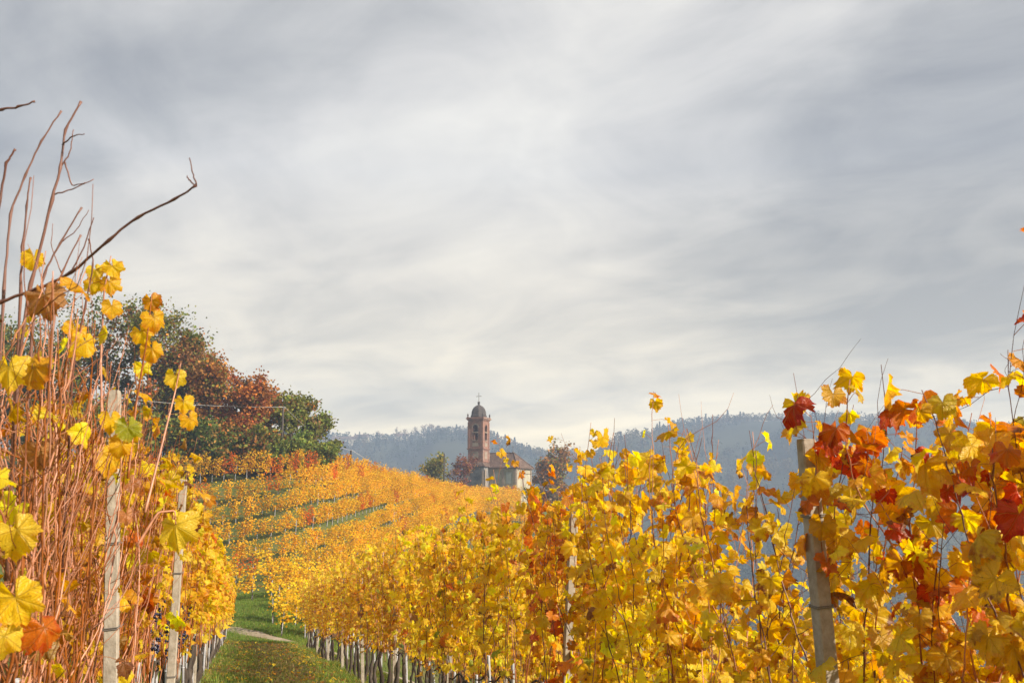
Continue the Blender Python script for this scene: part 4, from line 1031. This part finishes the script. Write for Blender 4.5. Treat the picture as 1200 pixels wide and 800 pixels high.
    for q in ((-.52, h * .62), (.52, h * .62), (0, h)): g.lathe([(.03, -.08), (.09, 0), (.03, .08)], (q[0], 0, zc + q[1]), 6)
    part('cross', g, 'iron')
    # nave
    xe, y0, y1, ze, zr = 7.9, .35, 8.7, z(548.6), z(531)
    g = G(); g.box(-1.4, xe, y0, y1, -2.0, ze); nav = part('nave_wall', g, 'stucco')
    g = G()
    for xx in (2.4, 4.9, xe - .5): g.box(xx, xx + .5, y0 - .12, y0 + .05, -2.0, ze - .35)
    for yy in (y0 + .05, 3.9, y1 - .5): g.box(xe - .05, xe + .12, yy, yy + .5, -2.0, ze - .35)
    part('pilaster', g, 'palestone', nav)
    g = G(); g.box(-1.5, xe + .16, y0 - .16, y1 + .16, ze - .34, ze + .02); part('eaves_cornice', g, 'palestone', nav)
    for xx in (3.2, 5.8):
        g = G(); g.box(xx, xx + 1.2, y0 - .07, y0 + .02, ze - 3.2, ze - .9); w = part('window', g, 'bluegrey', nav)
        g = G(); g.box(xx - .12, xx + 1.32, y0 - .11, y0 + .01, ze - 3.36, ze - 3.21); part('sill', g, 'palestone', w)
        g = G(); g.box(xx + .16, xx + 1.04, y0 - .085, y0 - .05, ze - 3.05, ze - 1.05); part('pane', g, 'bluegrey', w)
    g = G(); o_ = .45; ym = (y0 + y1) / 2; zo = ze + .03
    V = [(-1.9, y0 - o_, zo), (xe + o_, y0 - o_, zo), (xe + o_, y1 + o_, zo), (-1.9, y1 + o_, zo), (-1.9, ym, zr), (xe - 2.1, ym, zr)]
    V += [(a, b_, q - .16) for a, b_, q in V]
    g.add(V, [[0, 1, 5, 4], [1, 2, 5], [2, 3, 4, 5], [3, 0, 4], [6, 10, 11, 7], [7, 11, 8], [8, 11, 10, 9], [9, 10, 6], [0, 6, 7, 1], [1, 7, 8, 2], [2, 8, 9, 3], [3, 9, 6, 0]]); roof = part('roof', g, 'tile')
    g = G(); g.tube([(-1.9, ym, zr + .03), (xe - 2.1, ym, zr + .03), (xe + o_, y0 - o_, zo + .04)], .13, 6); g.tube([(xe - 2.1, ym, zr + .03), (xe + o_, y1 + o_, zo + .04)], .13, 6); part('ridge_tile', g, 'tile', roof)
    g = G(); g.tube([(xe - 2.3, ym, zr), (xe - 2.3, ym, zr + 1.5)], .035, 5); g.lathe([(.1, 0), (.2, .15), (.1, .35)], (xe - 2.3, ym, zr + .02), 8); g.tube([(xe - 2.55, ym, zr + 1.15), (xe - 2.05, ym, zr + 1.15)], .03, 5); part('roof_finial', g, 'iron', roof)
    tag(root, 'small country church with red brick bell tower, dark dome and tiled nave roof', 'church')
church()

# ------------------------------------------------------------------ far hills: woods, trees one can tell apart, houses
def far_woods():
    r = np.random.default_rng(77); n = 15000
    th = r.uniform(-.62, .58, n); rr = np.sqrt(r.uniform(430 ** 2, 1240 ** 2, n)); x, y = rr * np.sin(th), rr * np.cos(th)
    fld = np.sin(x * .013 + 1.7 * np.sin(y * .009)) * np.sin(y * .017 + 1.2 * np.sin(x * .011)); k = (fld < .52) | (rr > 1080); x, y, rr = x[k], y[k], rr[k]
    z = terrain(x, y); n = len(x); m = 30
    H = r.uniform(4, 10, n); W_ = H * r.uniform(.3, .48, n); con = r.random(n) < .10
    H[con] *= 1.25; W_[con] *= .55
    t = r.random((n, m)); a = r.uniform(0, 2 * PI, (n, m)); prof = np.where(con[:, None], (1 - t) * .9 + .05, np.sqrt(np.clip(1 - (2 * t - .9) ** 2 * .8, .05, 1)))
    rad = W_[:, None] * prof * np.sqrt(r.uniform(.2, 1, (n, m)))
    pos = np.stack([x[:, None] + rad * np.cos(a), y[:, None] + rad * np.sin(a), z[:, None] + H[:, None] * (.12 + .88 * t)], -1).reshape(-1, 3)
    patch = np.sin(x * .021 + 2 * np.sin(y * .013)) + np.sin(y * .027 + 1.4 * np.sin(x * .017)) + r.normal(0, .5, n)
    base = np.array([(.035, .05, .024), (.05, .058, .026), (.07, .062, .03), (.10, .07, .034), (.12, .10, .04)])[np.clip(((patch + 2) / 4 * 5).astype(int), 0, 4)] * .85 * np.exp(r.normal(0, .15, (n, 1))); base[con] = (.022, .034, .020)
    c = np.repeat(base, m, 0) * np.exp(r.normal(0, .15, (n * m, 1))); q = n * m
    s = norm(r.normal(0, 1, (q, 3))); u = norm(np.cross(s, r.normal(0, 1, (q, 3)))); sz = np.repeat(H, m)[:, None] * r.uniform(.06, .13, (q, 1))
    V = np.stack([pos - s * sz, pos - u * sz * .7, pos + s * sz, pos + u * sz * .7], 1).reshape(-1, 3)
    g = G(); g.add(V, np.arange(4 * q).reshape(-1, 4), 0, np.repeat(c, 4, 0))
    o = g.build('woods', M['tree_leaf']); tag(o, 'distant autumn woods covering the hazy blue hills', 'woods', kind='stuff')
far_woods()
def far_ground(px, d): x = (px - 600) / F * d; return np.array([x, d, tz(x, d)])
RT = [(466, 500), (474, 503), (487, 499), (497, 497), (506, 496), (513, 498), (520, 502), (445, 505)]
for i, (px, top) in enumerate(RT):
    b = far_ground(px, 1105); tree('ridge_tree', b, max(9, h_from(b, top)), 10 / F * 1105, {'brown': 3, 'olive': 1}, f'thin bare tree on the far ridge, {ORD[i]} in the line past the hilltop wood', 900 + i, 260, .55, 'bare trees on the far ridge', .3, nl=8, trunk_r=.3)
CT = [(574, 508), (583, 506), (592, 510), (603, 512), (612, 519), (788, 492), (853, 480), (868, 482)]
for i, (px, top) in enumerate(CT):
    b = far_ground(px, 1100); H = max(10, h_from(b, top)); root = empty('conifer', b); r = np.random.default_rng(950 + i)
    g = G(); g.tube([(0, 0, -1), (0, 0, H)], [.3, .05], 6); g.build('trunk', M['tree_bark'], root)
    n = 420; t = r.random(n) ** .8; a = r.uniform(0, 2 * PI, n); rad = (1 - t) * H * .2 * np.sqrt(r.random(n)) + .15
    pos = np.stack([rad * np.cos(a), rad * np.sin(a), H * (.08 + .93 * t)], -1); c = np.array([(.022, .036, .022)] * n) * np.exp(r.normal(0, .2, (n, 1)))
    g = G(); put_leaves(g, 'far', pos, np.stack([np.cos(a), np.sin(a), -.3 * np.ones(n)], -1), np.array([0, 0, 1.0]) + r.normal(0, .4, (n, 3)), r.uniform(.4, .9, n), c, c, r); g.build('crown', M['tree_leaf'], root)
    tag(root, f'dark pointed conifer on the far ridge, {ORD[i]} along past the bell tower', 'conifer', 'conifers on the far ridge')
def house(px, d, w, dep, h, roofh, rz, label, storeys=2, wallm='stucco'):
    b = far_ground(px, d); root = empty('farmhouse', b + (0, 0, -.5), rz)
    g = G(); g.box(-w / 2, w / 2, -dep / 2, dep / 2, -3, h); wl = g.build('wall', M[wallm], root)
    g = G(); g.prism([(-dep / 2 - .5, h + .02), (dep / 2 + .5, h + .02), (0, h + roofh)], 'x', -w / 2 - .4, w / 2 + .4); rf = g.build('roof', M['tile'], root)
    g = G(); g.box(w * .2, w * .2 + .9, -.5, .5, h + roofh * .4, h + roofh + 1.0); g.build('chimney', M['stucco'], rf)
    nwin = int(w / 3.2)
    for s in range(storeys):
        for q in range(nwin):
            x0 = -w / 2 + (q + .5) * w / nwin
            g = G(); g.box(x0 - .5, x0 + .5, -dep / 2 - .04, -dep / 2 + .05, s * h / storeys + .9, s * h / storeys + 2.2); g.build('window', M['darkwin'], root)
    tag(root, label, 'house', None); return root
house(404, 1010, 24, 10, 7, 3, .1, 'long white farmhouse on the far ridge beside the hilltop wood')
house(424, 1040, 14, 9, 6, 3, -.2, 'small pale house on the far ridge past the long white one')
house(470, 1060, 13, 9, 6, 3, .2, 'small house among the thin bare ridge trees')
house(455, 560, 13, 9, 5.5, 2.6, .35, 'pale house low in the valley above the golden crest')
house(470, 575, 15, 9, 5, 2.6, .1, 'long low shed roof beside the valley house', 1)
def ridge_tower():
    b = far_ground(671, 1100); root = empty('stone_tower', b + (0, 0, -1)); g = G(); g.box(-3.5, 3.5, -3.5, 3.5, -3, 14, 0, .3, .3); g.build('wall', M['palestone'], root)
    g = G()
    for k in range(4):
        g.box(-3.4 + k * 1.9, -2.3 + k * 1.9, -3.4, -2.8, 14.002, 15.2); g.box(-3.4 + k * 1.9, -2.3 + k * 1.9, 2.8, 3.4, 14.002, 15.2)
    g.build('battlement', M['palestone'], root); tag(root, 'tiny square tower on the far ridge past the church', 'tower')
ridge_tower()

# ------------------------------------------------------------------ air
def haze():
    HTOP = 140
    g = G(); g.box(-1310, 1310, -1310, 1310, -140, HTOP)
    m, nt, out = newmat('haze_air')
    v = nt.nodes.new("ShaderNodeVolumePrincipled"); v.inputs['Color'].default_value = (.56, .72, 1.0, 1); v.inputs['Density'].default_value = .00064; v.inputs['Anisotropy'].default_value = 0.0
    nt.links.new(v.outputs[0], out.inputs['Volume'])
    o = g.build('haze', m); tag(o, 'pale blue autumn haze over the valley', 'haze', kind='stuff')
haze()

# ------------------------------------------------------------------ sun and sky
SUN_AZ, SUN_EL = math.radians(117), math.radians(31)      # azimuth clockwise from the view direction
sd = np.array([math.sin(SUN_AZ) * math.cos(SUN_EL), math.cos(SUN_AZ) * math.cos(SUN_EL), math.sin(SUN_EL)])
L = bpy.data.lights.new('sun', 'SUN'); L.energy = 5.0; L.angle = math.radians(.6); L.color = (1, .90, .76)
lo = link(bpy.data.objects.new('sun', L)); lo.rotation_euler = Vector(tuple(sd)).to_track_quat('Z', 'Y').to_euler()
W = bpy.data.worlds.new("World"); S.world = W; W.use_nodes = True
nt = W.node_tree; nt.nodes.clear()
out = nt.nodes.new("ShaderNodeOutputWorld"); bg = nt.nodes.new("ShaderNodeBackground")
sky = nt.nodes.new("ShaderNodeTexSky"); sky.sky_type = 'NISHITA'; sky.sun_disc = False; sky.sun_elevation = SUN_EL; sky.sun_rotation = SUN_AZ
tc = nt.nodes.new("ShaderNodeTexCoord").outputs['Generated']
sx = nt.nodes.new("ShaderNodeSeparateXYZ"); nt.links.new(tc, sx.inputs[0])
den = math_(nt, 'ADD', math_(nt, 'MAXIMUM', sx.outputs[2], 0.0), .13)
cx = math_(nt, 'DIVIDE', sx.outputs[0], den); cy = math_(nt, 'DIVIDE', sx.outputs[1], den)
cb = nt.nodes.new("ShaderNodeCombineXYZ"); nt.links.new(cx, cb.inputs[0]); nt.links.new(cy, cb.inputs[1]); cb.inputs[2].default_value = 3.7
def streak(az, sc, loc):
    a = nt.nodes.new("ShaderNodeMapping"); a.inputs['Rotation'].default_value = (0, 0, math.radians(-(90 - az))); nt.links.new(cb.outputs[0], a.inputs[0])
    b = nt.nodes.new("ShaderNodeMapping"); b.inputs['Scale'].default_value = (*sc, 1); b.inputs['Location'].default_value = loc; nt.links.new(a.outputs[0], b.inputs[0]); return b.outputs[0]
na = noise(nt, streak(-50, (.6, .85), (2.3, 5.1, 0)), .62, 4, .5, .4); nb = noise(nt, streak(-20, (.75, 1.0), (7.3, 1.1, 0)), 2.0, 8, .56, .9)
nc = noise(nt, streak(-65, (.5, 1.1), (1.3, 8.1, 0)), 3.2, 8, .6, .6)
cl = math_(nt, 'ADD', math_(nt, 'ADD', math_(nt, 'MULTIPLY', na, .54), math_(nt, 'MULTIPLY', nb, .33)), math_(nt, 'MULTIPLY', nc, .13))
nrmv = nt.nodes.new("ShaderNodeVectorMath"); nrmv.operation = 'NORMALIZE'; nt.links.new(tc, nrmv.inputs[0])
for px, py, sg, am in ((640, 160, .34, .04), (880, 200, .05, .05), (120, 120, .2, -.06), (960, 265, .10, -.045), (1130, 130, .14, -.04), (520, 330, .16, -.02), (600, 440, .2, .06), (250, 420, .12, .03)):
    d = ray(px, py); d = d / np.linalg.norm(d)
    dt = nt.nodes.new("ShaderNodeVectorMath"); dt.operation = 'DOT_PRODUCT'; nt.links.new(nrmv.outputs[0], dt.inputs[0]); dt.inputs[1].default_value = tuple(d)
    e = math_(nt, 'EXPONENT', math_(nt, 'MULTIPLY', math_(nt, 'SUBTRACT', dt.outputs['Value'], 1.0), 1.0 / sg ** 2))
    cl = math_(nt, 'MULTIPLY_ADD', e, am, cl)
ccol = ramp(nt, cl, [(.38, (1.95, 1.98, 2.08)), (.46, (2.9, 2.88, 2.87)), (.54, (4.1, 3.99, 3.85)), (.64, (5.4, 5.2, 4.8))])
warm = ramp(nt, sx.outputs[2], [(.0, (1.95, 1.6, .95)), (.08, (1.66, 1.43, .97)), (.2, (1.2, 1.11, .94)), (.32, (1, 1, 1))])
ccol = mixc(nt, 1.0, ccol, warm, 'MULTIPLY')
fin = mixc(nt, .95, sky.outputs[0], ccol)
nt.links.new(fin, bg.inputs['Color']); bg.inputs['Strength'].default_value = .1; nt.links.new(bg.outputs[0], out.inputs['Surface'])

# ------------------------------------------------------------------ camera and render
cd = bpy.data.cameras.new('camera'); cam = link(bpy.data.objects.new('camera', cd)); cd.sensor_width = 36; cd.lens = 36 * F / 1200; cd.clip_start = .05; cd.clip_end = 6000
cam.location = tuple(CAM); cam.rotation_euler = (PI / 2 + PITCH, 0, 0); S.camera = cam
cd.dof.use_dof = True; cd.dof.focus_distance = 9.0; cd.dof.aperture_fstop = 9.0
S.render.engine = 'CYCLES'
cy_ = S.cycles; cy_.use_denoising = True; cy_.max_bounces = 10; cy_.diffuse_bounces = 7; cy_.glossy_bounces = 2; cy_.transmission_bounces = 8; cy_.transparent_max_bounces = 4; cy_.volume_bounces = 0
try: cy_.denoiser = 'OPENIMAGEDENOISE'
except Exception: pass
S.view_settings.view_transform = 'Standard'; S.view_settings.look = 'None'; S.view_settings.exposure = .87; S.view_settings.gamma = 1
